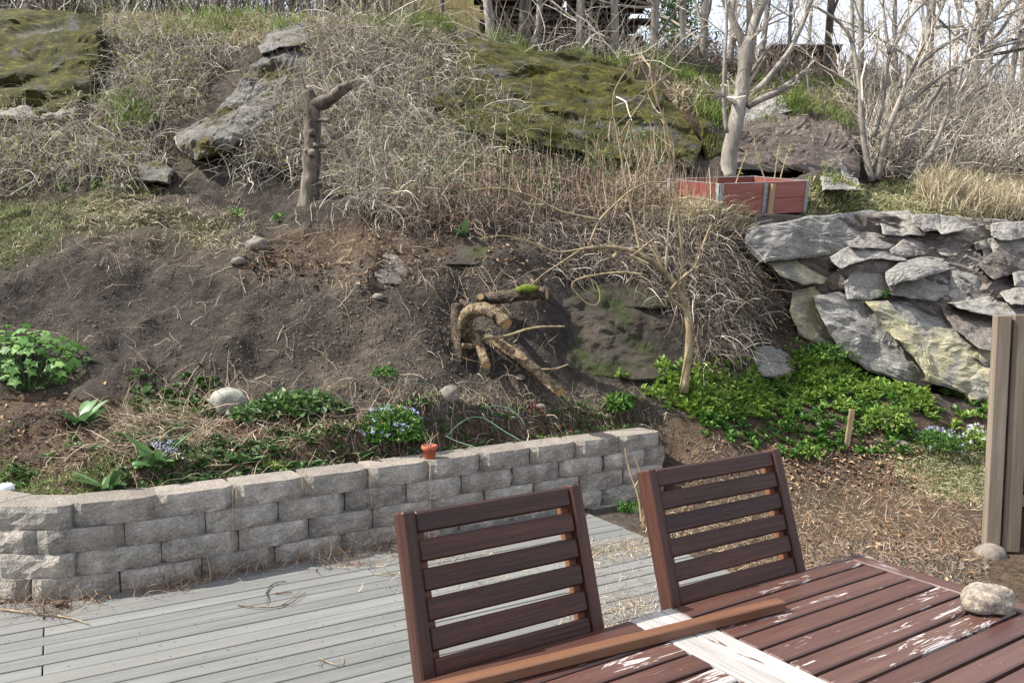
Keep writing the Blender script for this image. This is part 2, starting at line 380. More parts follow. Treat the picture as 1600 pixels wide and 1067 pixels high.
wood('table_paint', [(.2, '#35221d'), (.45, '#472f29'), (.6, '#543b34'), (.8, '#624943')], (1.2, 30, 30), .32, .5, ( .36, '#8e8885'), objrnd=.1)
wood('table_paint_worn', [(.2, '#392521'), (.45, '#4c342e'), (.6, '#59413a'), (.8, '#675048')], (1.2, 30, 30), .32, .5, (.405, '#a8a3a0'), objrnd=.1)
wood('table_white', [(.34, '#5f5b58'), (.45, '#85817e'), (.54, '#9a9794'), (.68, '#aba8a5')], (1.2, 30, 30), .5, .3, (.39, '#54433e'))
wood('beam_wood', [(.25, '#341f15'), (.45, '#4f3122'), (.58, '#5f3f2d'), (.75, '#74533f')], (1.2, 34, 34), .5, .4)
wood('fence_wood', [(.25, '#50463d'), (.45, '#6a5f53'), (.58, '#7c7165'), (.75, '#928779')], (1.0, 30, 30), .75, .25, (.30, '#a29183'))
wood('shaded_wood', [(.2, '#2e211b'), (.5, '#423128'), (.8, '#574336')], (1.0, 30, 30), .8, .2)  # darker copy of the fence wood, shadow on the back boards painted in
wood('red_paint', [(.25, '#643630'), (.45, '#7f4740'), (.58, '#905a52'), (.75, '#a3776e')], (1.2, 26, 26), .7, .25, (.31, '#b58a80'))
wood('old_wood', [(.2, '#6a5c48'), (.45, '#8d7d62'), (.6, '#a3936f'), (.8, '#b8aa88')], (1.2, 26, 26), .8, .2)
wood('dark_timber', [(.2, '#241d1a'), (.45, '#3b302b'), (.6, '#4f423b'), (.8, '#6b5f57')], (1.2, 20, 20), .85, .2, objrnd=.5)
simple('galvanised', [(.3, '#6d7071'), (.5, '#898c8d'), (.7, '#a3a6a7')], 30, 5, .45, (.2, .002, 80), 0, spec=.6)
simple('terracotta', [(.3, '#8a4630'), (.5, '#9c523b'), (.7, '#aa634b')], 12, 5, .7, (.25, .003, 60))
simple('hose_green', [(.3, '#3f6350'), (.6, '#5f8570'), (.8, '#7fa08c')], 10, 3, .45, None)
simple('plaster_yellow', [(.3, '#9c8c5c'), (.5, '#ab9a68'), (.7, '#b7a878')], 3, 5, .9, (.3, .01, 30))
simple('roof_tile', [(.3, '#5a3a32'), (.5, '#6c463b'), (.7, '#7c564a')], 5, 4, .85, (.4, .02, 30))
simple('window_glass', [(.3, '#20262b'), (.7, '#3a444c')], 2, 2, .12, None, spec=.6)
simple('white_paint', [(.3, '#cfcdc6'), (.7, '#e2e0da')], 5, 3, .6, None)
simple('plastic_white', [(.3, '#d8dcd8'), (.7, '#eef0ec')], 5, 3, .35, None)
simple('plastic_green', [(.3, '#3f8f58'), (.7, '#57ab70')], 5, 3, .35, None)
simple('bracken', [(.05, '#4b3a32'), (.4, '#6c5a50'), (.7, '#8d7b70'), (.95, '#a8988c')], 3, 2, .85, None, .75)
simple('hedge_red', [(.05, '#7a4338'), (.5, '#96594a'), (.95, '#ab7a68')], 3, 2, .85, None, .75)
# the hillside soil: R grass, G dry litter, B dark soil and painted shade under brambles
k = NT('soil', .95, .15)
mk = k.sep(k.attr('cover').outputs['Color'])
n1 = k.noise(None, 1.7, 7, .65); n2 = k.noise(None, 14, 7, .72); n3 = k.noise(None, 70, 5, .75)
base = k.ramp(n2, [(.25, '#504841'), (.45, '#665d55'), (.6, '#786f65'), (.8, '#92897d')])
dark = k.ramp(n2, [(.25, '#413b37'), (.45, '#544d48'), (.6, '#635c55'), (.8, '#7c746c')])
litter = k.ramp(k.noise(None, 32, 7, .75), [(.25, '#4b3d33'), (.45, '#6a5a4c'), (.6, '#83725f'), (.8, '#a2917c')])
grass = k.ramp(k.noise(None, 24, 7, .75), [(.25, '#414028'), (.45, '#565538'), (.6, '#6c6950'), (.8, '#8a836c')])
def msk(o): return k.ramp(k.math('ADD', o, k.math('MULTIPLY', k.math('SUBTRACT', n1, .5), .55)), [(.38, 0.), (.62, 1.)])
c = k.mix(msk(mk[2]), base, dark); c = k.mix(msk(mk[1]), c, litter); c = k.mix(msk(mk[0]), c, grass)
c = k.mix(.55, c, k.ramp(n3, [(.28, '#5a5a5a'), (.5, '#808080'), (.72, '#a8a8a8')]), 'OVERLAY')
c = k.mix(.6, c, k.ramp(k.noise(None, 3.1, 4, .6), [(.32, '#565656'), (.5, '#808080'), (.68, '#a6a29c')]), 'OVERLAY')
k.col(c); k.bump(k.math('ADD', k.math('MULTIPLY', n2, 1.), k.math('MULTIPLY', n3, .3)), 1., .06); M['soil'] = k.m

# ---------------------------------------------------------------- the ground: one sheet, hillside behind the wall, yard in front
WALL_TOP = 0.50
wall_px = [(-330, 5.2), (-220, 4.72), (-130, 4.38), (-60, 4.2), (0, 4.12), (80, 4.12), (228, 4.305), (340, 4.51), (450, 4.73), (549, 4.95), (648, 5.17), (735, 5.41), (819, 5.65), (895, 5.89), (972, 6.13), (1037, 6.36)]
WALL = np.array([((a-800)/FPX*y, y) for a, y in wall_px])
WALL = smooth_path(np.c_[WALL, np.zeros(len(WALL))], 90)[:, :2]
LINE = np.vstack([[-60, 9], [-8, 6.4], WALL, [[1.3, 6.1], [1.36, 5.2], [1.5, 2.0], [3.0, -40]]])
def line_sd(x, y):
    """signed distance to the wall line, positive on the hill side"""
    best = np.full(x.shape, 1e9); sgn = np.ones(x.shape)
    for i in range(len(LINE)-1):
        a, b = LINE[i], LINE[i+1]; d = b-a; L2 = d@d
        t = np.clip(((x-a[0])*d[0]+(y-a[1])*d[1])/L2, 0, 1)
        qx, qy = x-(a[0]+t*d[0]), y-(a[1]+t*d[1]); r = np.hypot(qx, qy)
        m = r < best-1e-9; best = np.where(m, r, best); sgn = np.where(m, np.sign(d[0]*qy-d[1]*qx), sgn)
    return np.where(inpoly(x, y, [tuple(p) for p in LINE]+[(-60., -40.)]), -best, best)
ctrl_px = [(-150, 700, 5.0), (-150, 560, 6.2), (-150, 440, 7.2), (-150, 330, 8.6), (-150, 270, 9.4), (-150, 180, 10.6), (-150, 40, 12),
 (60, 762, 4.55), (60, 690, 5.1), (60, 600, 5.8), (60, 510, 6.5), (60, 440, 7.0), (90, 386, 7.4), (60, 345, 8.1), (60, 320, 8.6), (60, 285, 9.1), (60, 200, 10.0), (60, 110, 11), (60, 35, 12),
 (250, 735, 4.75), (250, 690, 5.1), (250, 630, 5.6), (250, 560, 6.1), (250, 480, 6.7), (250, 410, 7.3), (250, 350, 8.0), (250, 300, 8.8), (250, 270, 9.3), (250, 200, 9.9), (250, 120, 10.6), (250, 55, 11.5),
 (400, 690, 5.15), (400, 440, 7.0), (480, 705, 5.15), (480, 640, 5.65), (480, 560, 6.2), (480, 480, 6.75), (480, 400, 7.4), (480, 325, 8.3), (480, 285, 9.0), (480, 200, 9.6), (480, 110, 10.3), (480, 40, 11.2),
 (640, 680, 5.5), (640, 620, 5.8), (640, 540, 6.35), (640, 450, 6.95), (640, 390, 7.5), (640, 330, 8.2), (640, 250, 9.2), (640, 150, 10.1), (640, 55, 11.2),
 (780, 675, 5.9), (780, 620, 6.2), (780, 575, 6.45), (765, 525, 6.95), (780, 430, 7.1), (780, 370, 7.6), (780, 300, 8.7), (780, 240, 9.5), (780, 160, 10.5), (780, 88, 11.8),
 (930, 655, 6.45), (930, 600, 6.8), (930, 560, 7.1), (930, 470, 7.55), (930, 410, 7.9), (930, 340, 8.4), (930, 270, 9.4), (930, 190, 10.6), (930, 112, 11.8),
 (1068, 655, 6.7), (1068, 608, 7.0), (1068, 560, 7.3), (1068, 480, 7.6), (1068, 400, 7.9), (1068, 340, 8.3), (1068, 285, 9.4), (1068, 205, 10.6), (1068, 125, 11.8),
 (1200, 760, 6.3), (1200, 700, 6.85), (1200, 650, 7.22), (1200, 600, 7.6), (1200, 560, 7.9), (1200, 480, 8.4), (1200, 400, 8.75), (1195, 338, 8.3), (1125, 336, 8.05), (1060, 328, 8.45), (1262, 333, 8.52), (1200, 302, 9.4), (1200, 275, 10.2),
 (1330, 760, 6.6), (1330, 700, 7.0), (1330, 650, 7.38), (1330, 602, 7.72), (1330, 560, 8.25), (1330, 480, 8.7), (1330, 343, 8.8), (1330, 310, 9.7), (1330, 283, 10.3),
 (1480, 780, 6.0), (1480, 720, 7.0), (1480, 690, 7.25), (1480, 660, 7.48), (1480, 624, 7.72), (1480, 560, 8.4), (1480, 346, 9.0), (1480, 305, 10.2), (1480, 262, 11.5),
 (1620, 800, 5.8), (1620, 720, 7.1), (1620, 660, 7.55), (1620, 347, 9.2), (1620, 300, 10.6), (1620, 248, 12),
 (1400, 605, 7.68), (1400, 650, 7.4), (1400, 700, 7.0), (1545, 640, 7.7), (1545, 680, 7.4), (1440, 612, 7.68), (1270, 600, 7.68), (1270, 650, 7.3), (1270, 700, 6.92), (1150, 160, 11.9), (1250, 150, 12.2), (1330, 140, 13), (1480, 185, 13.5), (1600, 200, 14), (1600, 165, 17), (1300, 118, 15), (1800, 210, 14), (1800, 300, 10.8), (1800, 700, 7.9),
 (600, 60, 13), (900, 78, 14), (1100, 108, 15), (300, 38, 14), (0, 25, 14), (-200, 20, 14), (1450, 128, 17)]
CT = [tuple(P(*c)) for c in ctrl_px]
CT += [(1.35, 6.25, .16), (1.4, 5.9, .02), (1.5, 5, -.01), (1.6, 4, -.01), (1.6, 2.5, -.02), (2.6, 5.5, 0), (3, 4.5, 0), (4, 5.5, .02), (5.5, 6.5, .05), (2.5, 2, -.02), (6, 3, 0), (10, 3, 0), (2, -10, 0), (12, -10, 0), (20, 6, 0.2),
 (-14, 9, 3.0), (-14, 14, 5.8), (-20, 20, 6.5), (20, 14, 4.6), (20, 22, 6.2), (0, 22, 6.6), (-12, 26, 7), (12, 26, 6.4), (0, 45, 7.5), (-40, 40, 8), (40, 40, 7), (-40, 90, 9), (40, 90, 8), (60, 10, 3)]
CT = np.array(CT)
def kern(r): return np.sqrt(r*r+.35**2)
_D = np.hypot(CT[:, None, 0]-CT[None, :, 0], CT[:, None, 1]-CT[None, :, 1])
_n = len(CT); _A = np.zeros((_n+3, _n+3)); _A[:_n, :_n] = kern(_D)-np.eye(_n)*.015; _A[:_n, _n] = 1; _A[:_n, _n+1:] = CT[:, :2]; _A[_n, :_n] = 1; _A[_n+1:, :_n] = CT[:, :2].T
_w = np.linalg.solve(_A, np.r_[CT[:, 2], 0, 0, 0])
def hill(x, y):
    z = _w[_n]+_w[_n+1]*x+_w[_n+2]*y
    for i in range(_n): z = z+_w[i]*kern(np.hypot(x-CT[i, 0], y-CT[i, 1]))
    return z
DU = np.array([math.cos(math.radians(29.85)), math.sin(math.radians(29.85))]); DN = np.array([-DU[1], DU[0]])
DECK_T1 = 3.36
xs = np.unique(np.r_[np.linspace(-70, -12, 16), np.arange(-12, -7, .12), np.arange(-7, 8, .042), np.arange(8, 13, .12), np.linspace(13, 70, 16)].round(4))
ys = np.unique(np.r_[np.linspace(-40, 2, 16), np.arange(2, 3.6, .1), np.arange(3.6, 8.6, .036), np.arange(8.6, 14, .06), np.arange(14, 24, .25), np.linspace(24, 120, 20)].round(4))
GX, GY = np.meshgrid(xs, ys)
ZH = hill(GX, GY)
sd = line_sd(GX, GY)
nz = np.stack([GX, GY, np.zeros_like(GX)], -1)
lump = .22*fbm(nz*1.6, 4, 3)+.10*fbm(nz*4.6, 3, 9)+.034*fbm(nz*17, 3, 21)
flat = sstep(.0, .35, ZH)                                   # the yard is smoother than the bank
amp = (.35+.65*flat)*(1-.72*sstep(1.2, 1.9, GX)*sstep(9.2, 8.4, GY))
ZH = ZH+lump*amp
near = (GX < 1.35)
ZH = np.where(near & (sd < .42), np.minimum(ZH, WALL_TOP-.035+.1*np.maximum(sd-.24, 0)), ZH)
dt = GX*DU[0]+GY*DU[1]
low = -.018+.012*fbm(nz*9, 3, 5)-.14*sstep(.03, -.03, dt-DECK_T1)
right = sstep(1.0, 1.5, GX)
wdt = .03+.3*right
mk = sstep(.14-wdt, .14+wdt, sd)
Z = low*(1-mk)+ZH*mk
def hz(x, y):
    i = np.clip(np.searchsorted(xs, x)-1, 0, len(xs)-2); j = np.clip(np.searchsorted(ys, y)-1, 0, len(ys)-2)
    u = np.clip((x-xs[i])/(xs[i+1]-xs[i]), 0, 1); v = np.clip((y-ys[j])/(ys[j+1]-ys[j]), 0, 1)
    return (Z[j, i]*(1-u)+Z[j, i+1]*u)*(1-v)+(Z[j+1, i]*(1-u)+Z[j+1, i+1]*u)*v
gp = np.stack([GX, GY, Z], -1)
gpx, gpy = PX(gp)
gpx = gpx+60*fbm(nz*1.4, 3, 31); gpy = gpy+45*fbm(nz*1.4, 3, 37)
def soft(poly, w=26):
    """1 inside the patch, fading over w"""
    poly = np.array(poly, float); ins = inpoly(gpx, gpy, poly); d = np.full(gpx.shape, 1e9)
    for i in range(len(poly)):
        a, b = poly[i], poly[(i+1) % len(poly)]; e = b-a; t = np.clip(((gpx-a[0])*e[0]+(gpy-a[1])*e[1])/(e@e), 0, 1)
        d = np.minimum(d, np.hypot(gpx-a[0]-t*e[0], gpy-a[1]-t*e[1]))
    return np.clip(.5+np.where(ins, d, -d)/(2*w), 0, 1)*(GY > 2)
G_GRASS = [[(-200, 300), (120, 290), (280, 300), (390, 340), (330, 400), (200, 385), (90, 380), (-10, 430), (-200, 480)],
           [(1150, 290), (1700, 270), (1700, 350), (1240, 345), (1180, 335)], [(1370, 690), (1700, 690), (1700, 790), (1500, 790), (1420, 755)],
           [(1060, 90), (1600, 140), (1600, 230), (1340, 210), (1060, 150)], [(-100, 10), (560, 10), (560, 70), (300, 70), (-100, 60)]]
G_LIT = [[(-100, 620), (180, 610), (420, 640), (640, 660), (1040, 640), (1040, 690), (-100, 800)], [(1060, 690), (1250, 700), (1420, 720), (1700, 780), (1700, 1000), (1100, 1000), (1000, 840)],
         [(380, 360), (700, 360), (720, 400), (620, 430), (380, 420)], [(820, 340), (1180, 330), (1250, 420), (1120, 560), (1080, 470), (900, 430)], [(1040, 640), (1560, 640), (1560, 720), (1040, 740)],
         [(560, 60), (1250, 80), (1250, 200), (560, 180)]]
G_DARK = [[(-160, 195), (120, 205), (190, 120), (170, 30), (365, 75), (320, 150), (245, 225), (270, 285), (-160, 310)], [(350, 285), (485, 150), (495, 70), (545, 25), (715, 90), (800, 205), (1050, 258), (1040, 340), (720, 350), (520, 335)], [(860, 380), (1180, 380), (1230, 500), (1150, 590), (1060, 500)], [(-100, 410), (130, 385), (330, 440), (520, 450), (520, 560), (300, 590), (-60, 560)], [(600, 400), (860, 420), (1060, 480), (1060, 600), (700, 600)], [(300, 285), (520, 300), (560, 350), (390, 360)]]  # bramble patches paint the shade between stems; the rest is dark soil
cov = np.zeros(gpx.shape+(4,), np.float32); cov[..., 3] = 1
for ch, lst in enumerate((G_GRASS, G_LIT, G_DARK)):
    for pi, p in enumerate(lst): cov[..., ch] = np.maximum(cov[..., ch], soft(p)*(.58 if ch == 0 and pi == 0 else .75 if ch == 1 and pi == 2 else 1))
cov[..., 0] = np.maximum(cov[..., 0], (GY > 13)*.8)
ny, nx = GX.shape; ii = np.arange(nx*ny).reshape(ny, nx)
mb = MB(); mb.add(gp.reshape(-1, 3), Q=np.stack([ii[:-1, :-1], ii[:-1, 1:], ii[1:, 1:], ii[1:, :-1]], -1).reshape(-1, 4))
ground = mb.build('ground', M['soil'], smooth=True); tag(ground, 'bare brown soil of the sloping garden and the raked yard below', 'ground', kind='structure')
at = ground.data.color_attributes.new('cover', 'FLOAT_COLOR', 'POINT'); at.data.foreach_set('color', cov.reshape(-1))
# where the ground is seen at each pixel, for scattering plants over it
_dpx = np.arange(-240, 1841, 10.); _dpy = np.arange(-20, 1081, 6.)
_Ys = np.arange(3.5, 24, .04)
QX, QY = np.meshgrid(_dpx, _dpy); DEP = np.full(QX.shape, 24.)
_done = np.zeros(QX.shape, bool)
for yv in _Ys:
    p = PA(QX, QY, yv); h = (~_done) & (p[..., 2] < hz(p[..., 0], p[..., 1])) & (yv > 3.6)
    DEP[h] = yv; _done |= h
def depth_at(px, py):
    j = np.clip(((py+20)/6).round().astype(int), 0, len(_dpy)-1); i = np.clip(((px+240)/10).round().astype(int), 0, len(_dpx)-1)
    return DEP[j, i]
def scatter(poly, n, jit=.05, ymax=20, ymin=3.6, patch=None):
    """n points of the ground inside a patch"""
    poly = np.array(poly, float); lo, hi = poly.min(0), poly.max(0); out = np.zeros((0, 3))
    for _ in range(30):
        q = RNG.uniform(lo, hi, (n*2, 2)); q = q[inpoly(q[:, 0], q[:, 1], poly)]
        if len(q) == 0: continue
        Y = depth_at(q[:, 0], q[:, 1])+RNG.normal(0, jit, len(q)); ok = (Y < ymax) & (Y > ymin)
        p = PA(q[:, 0], q[:, 1], Y)[ok]; p[:, 2] = hz(p[:, 0], p[:, 1])
        if patch: p = p[fbm(p*[patch, patch, 0], 3, 61)+RNG.normal(0, .08, len(p)) > 0]
        out = np.vstack([out, p])
        if len(out) >= n: break
    return out[:n]
def ground_pt(px, py):
    Y = float(depth_at(np.array([px]), np.array([py]))[0]); p = P(px, py, Y); p[2] = float(hz(np.array([p[0]]), np.array([p[1]]))[0]); return p

# ---------------------------------------------------------------- deck of grey boards
deck = empty('deck', (0, 3, 0)); tag(deck, 'weathered grey timber deck in front of the block wall', 'deck', kind='structure')
PITCHB = .1115
k = 0; nn = 4.79
while nn > .6:
    c0 = nn; jz = random.uniform(-.0015, .0015)
    ends = [-4.6, DECK_T1+random.uniform(-.004, .004)]
    if k % 2 == 0: ends.insert(1, -.10)
    else: ends.insert(1, -2.3)
    if k % 3 == 1: ends.insert(2, 1.55)
    for a, b in zip(ends[:-1], ends[1:]):
        a2, b2 = a+.003, b-.003
        p0 = DU*a2+DN*c0; p1 = DU*b2+DN*c0
        board('board', (p0[0], p0[1], -.014+jz), (p1[0], p1[1], -.014+jz+random.uniform(-.001, .001)), PITCHB-random.uniform(.007, .0105), .028, M['deck_wood'], deck, bev=.003)
    nn -= PITCHB; k += 1
for t in np.arange(-4.4, 3.3, .6):      # joists underneath
    p0 = DU*t+DN*.6; p1 = DU*t+DN*4.75; board('joist', (p0[0], p0[1], -.082), (p1[0], p1[1], -.082), .045, .1, M['shaded_wood'], deck)

# ---------------------------------------------------------------- retaining wall of split-face blocks
BL, BH, BD = .418, .127, .25
def block_mesh(L, seed):
    nxx, nzz = max(3, int(9*L/BL)), 4; V = []
    for j in range(nzz+1):
        for i in range(nxx+1):
            u = i/nxx; w = j/nzz; x = (u-.5)*L; z = w*BH
            e = min(u*L, (1-u)*L); y = .042*max(0, 1-e/.06)**1.5+.010*abs(2*w-1)**3
            V.append((x, y, z))
    V = np.array(V); inner = fbm(np.c_[V[:, 0]*18, V[:, 2]*18, np.full(len(V), seed*3.7)], 3, seed)
    V[:, 1] += inner*.017-.006; V[:, 0] += .004*vnoise(V*60+seed, 3); 
    edge = (np.arange(len(V)) % (nxx+1) == 0) | (np.arange(len(V)) % (nxx+1) == nxx)
    V[edge, 0] = np.where(V[edge, 0] < 0, -L/2, L/2)
    top = np.arange(len(V)) >= nzz*(nxx+1); V[top, 2] = BH; V[top, 2] += 0
    i = np.arange(len(V)).reshape(nzz+1, nxx+1)
    m = MB(); Q = np.stack([i[:-1, :-1], i[:-1, 1:], i[1:, 1:], i[1:, :-1]], -1).reshape(-1, 4)
    n = len(V); tp = .012
    B = np.array([(-L/2+tp, BD, 0), (L/2-tp, BD, 0), (L/2-tp, BD, BH), (-L/2+tp, BD, BH)])
    m.add(np.vstack([V, B]), Q=np.vstack([Q, [[n+1, n, n+3, n+2]]]))
    m.ngon(list(i[-1])+[n+2, n+3], 0); m.ngon(list(i[0][::-1])+[n, n+1], 0)
    m.ngon(list(i[:, 0][::-1])+[n, n+3][::1], 0) if False else m.ngon([n, n+3]+list(i[::-1, 0])[0:][::1], 0)
    m.ngon([n+2, n+1]+list(i[:, -1]), 0)
    me = m.mesh('block'); me.materials.append(M['concrete_block']); return me
full = [block_mesh(BL-.004, s) for s in range(7)]; half = [block_mesh(BL*.5-.004, s+20) for s in range(3)]
wd = np.r_[0, np.cumsum(np.hypot(*np.diff(WALL, axis=0).T))]
def wall_at(s):
    x = np.interp(s, wd, WALL[:, 0]); y = np.interp(s, wd, WALL[:, 1]); e = .05
    x2 = np.interp(min(s+e, wd[-1]), wd, WALL[:, 0])-np.interp(min(s+e, wd[-1])-2*e, wd, WALL[:, 0]); y2 = np.interp(min(s+e, wd[-1]), wd, WALL[:, 1])-np.interp(min(s+e, wd[-1])-2*e, wd, WALL[:, 1])
    if s > wd[-1]: x += (s-wd[-1])*x2/math.hypot(x2, y2); y += (s-wd[-1])*y2/math.hypot(x2, y2)
    return x, y, math.atan2(y2, x2)
wall = empty('retaining_wall', (WALL[40][0], WALL[40][1], 0)); tag(wall, 'low curved retaining wall of grey split-face concrete blocks beside the deck', 'wall')
for cr in range(4):                     # 3 is the top course
    s = wd[-1]+(.0 if cr == 3 else .05 if cr == 2 else .02)
    if cr in (0, 2): lens = [BL*.5]
    else: lens = []
    first = True
    while s > .1:
        L = lens.pop() if lens else BL
        x, y, a = wall_at(s-L/2); a += random.uniform(-.02, .02)
        back = (3-cr)*-.012+.0+random.uniform(-.005, .005)
        x += -math.sin(a)*back; y += math.cos(a)*back
        me = random.choice(full if L == BL else half)
        o = link(bpy.data.objects.new('block', me)); o.parent = wall
        zc = WALL_TOP-(4-cr)*(BH)+random.uniform(-.0015, .0015)
        o.location = Vector((x, y, zc))-wall.location; o.rotation_euler = (0, 0, a)
        s -= L+.002
for q in range(12):                     # footing course, mostly sunk below the boards
    s = wd[-1]-.15-q*(BL+.002); x, y, a = wall_at(s); o = link(bpy.data.objects.new('block', full[q % 7])); o.parent = wall
    o.location = Vector((x+math.sin(a)*.05, y-math.cos(a)*.05, WALL_TOP-5*BH-.002))-wall.location; o.rotation_euler = (0, 0, a)

# ---------------------------------------------------------------- bedrock
def relief(poly, Yc, a, b, mat, parent, thick=.5, bulge=.06, rough=.05, rings=9, M_=64, seed=0, strata=.05, sm=False, grow=1.03, nscale=3.0, name='rock_slab', orig=None, fit=None, crag=0., ta=0., yfun=None, edge=.05):
    """a slab of rock whose front has the given outline; Y = Yc + a*dx/100 + b*dy/100"""
    poly = np.array(poly, float); c = poly.mean(0); poly = c+(poly-c)*grow
    if fit is not None:                 # lie on the ground: plane through the ground seen inside the outline
        q = c+(np.vstack([poly*.96+c*.04, poly*.5+c*.5, c[None]])-c); Yg = np.minimum(depth_at(q[:, 0], q[:, 1]), 13.); Yg = np.minimum(Yg, np.median(Yg)+.9); A3 = np.c_[np.ones(len(q)), (q-c)/100]
        sol = np.linalg.lstsq(A3, Yg, rcond=None)[0]; Yc, a, b = sol[0]-fit, sol[1]+ta, min(sol[2], .1)
    d = np.r_[0, np.cumsum(np.hypot(*(np.roll(poly, -1, 0)-poly).T))]; cl = np.vstack([poly, poly[:1]])
    t = np.linspace(0, d[-1], M_, endpoint=False); out = np.stack([np.interp(t, d, cl[:, 0]), np.interp(t, d, cl[:, 1])], 1)
    out += 2.2*np.stack([fbm(np.c_[out*.09, np.full(M_, seed)], 2, seed), fbm(np.c_[out*.09, np.full(M_, seed+9)], 2, seed+3)], 1)
    fs = list(np.linspace(1, .08, rings)); V = []
    size = math.sqrt(abs(np.ptp(poly[:, 0])*np.ptp(poly[:, 1])))*8.5/FPX
    for q, f in enumerate([1.0]+fs):
        o = c+(out-c)*f
        Y = Yc+a*(o[:, 0]-c[0])/100+b*(o[:, 1]-c[1])/100
        if yfun is not None: Y = Y+yfun(o[:, 0], o[:, 1])
        w = 1-f; Y = Y-bulge*size*(1-(1-min(1, w*2.2))**2)
        if q == 0: Y = Y+thick
        elif q == 1: Y = Y+edge
        p = PA(o[:, 0], o[:, 1], Y)
        if q == 0: ce = p.mean(0); p[:, [0, 2]] = ce[[0, 2]]+(p[:, [0, 2]]-ce[[0, 2]])*.98
        V.append(p)
    V.append(PA([c[0]], [c[1]], [Yc-bulge*size+(0 if yfun is None else float(yfun(c[0], c[1])))]))
    V = np.concatenate(V); n0 = M_
    q = V*nscale; dsp = rough*(fbm(q, 4, seed)*1.4+.6*np.abs(fbm(q*2.3, 3, seed+4)))
    if crag: dsp += crag*(np.abs(vnoise(np.c_[V[:, 0]*.9+V[:, 2]*.9, V[:, 1]*1.2, V[:, 2]*2.6-V[:, 0]*.7], seed))*1.6-.5)+crag*.6*fbm(np.c_[V[:, 0]*2, V[:, 1]*2, V[:, 2]*6], 3, seed+1)
    sl = (V[:, 2]*.95+V[:, 0]*.3+.12*fbm(V*2, 2, seed))*9; fr = sl-np.floor(sl)
    dsp += strata*(fr**2-.33)
    V[n0:, 1] -= dsp[n0:]; V[n0:, 2] += .35*rough*fbm(q[n0:]*1.7, 2, seed+8)
    m = MB(); K = rings+1; i = np.arange(K*M_).reshape(K, M_); nx = np.roll(i, -1, 1)
    Q = np.stack([i[:-1], i[1:], nx[1:], nx[:-1]], -1).reshape(-1, 4)
    T = np.stack([i[-1], np.full(M_, K*M_), nx[-1]], -1)
    m.add(V, Q=Q, T=T)
    og = V[n0:].mean(0) if orig is None else orig
    return m.build(name, M[mat], parent, og, sm)
def zz(pts, s, ox, oy): return [(ox+s*x, oy+s*y) for x, y in pts]
def fs_(pts): return zz(pts, .28115, 1160, 320)
def outcrop(name, label, pts):
    base = np.mean(pts, 0); o = empty(name, base); tag(o, label, 'rock'); return o
rk = empty('rock_outcrop', P(1400, 600, 8.3)); tag(rk, 'broken grey and ochre bedrock ledges rising behind the green bank beside the fence', 'rock')
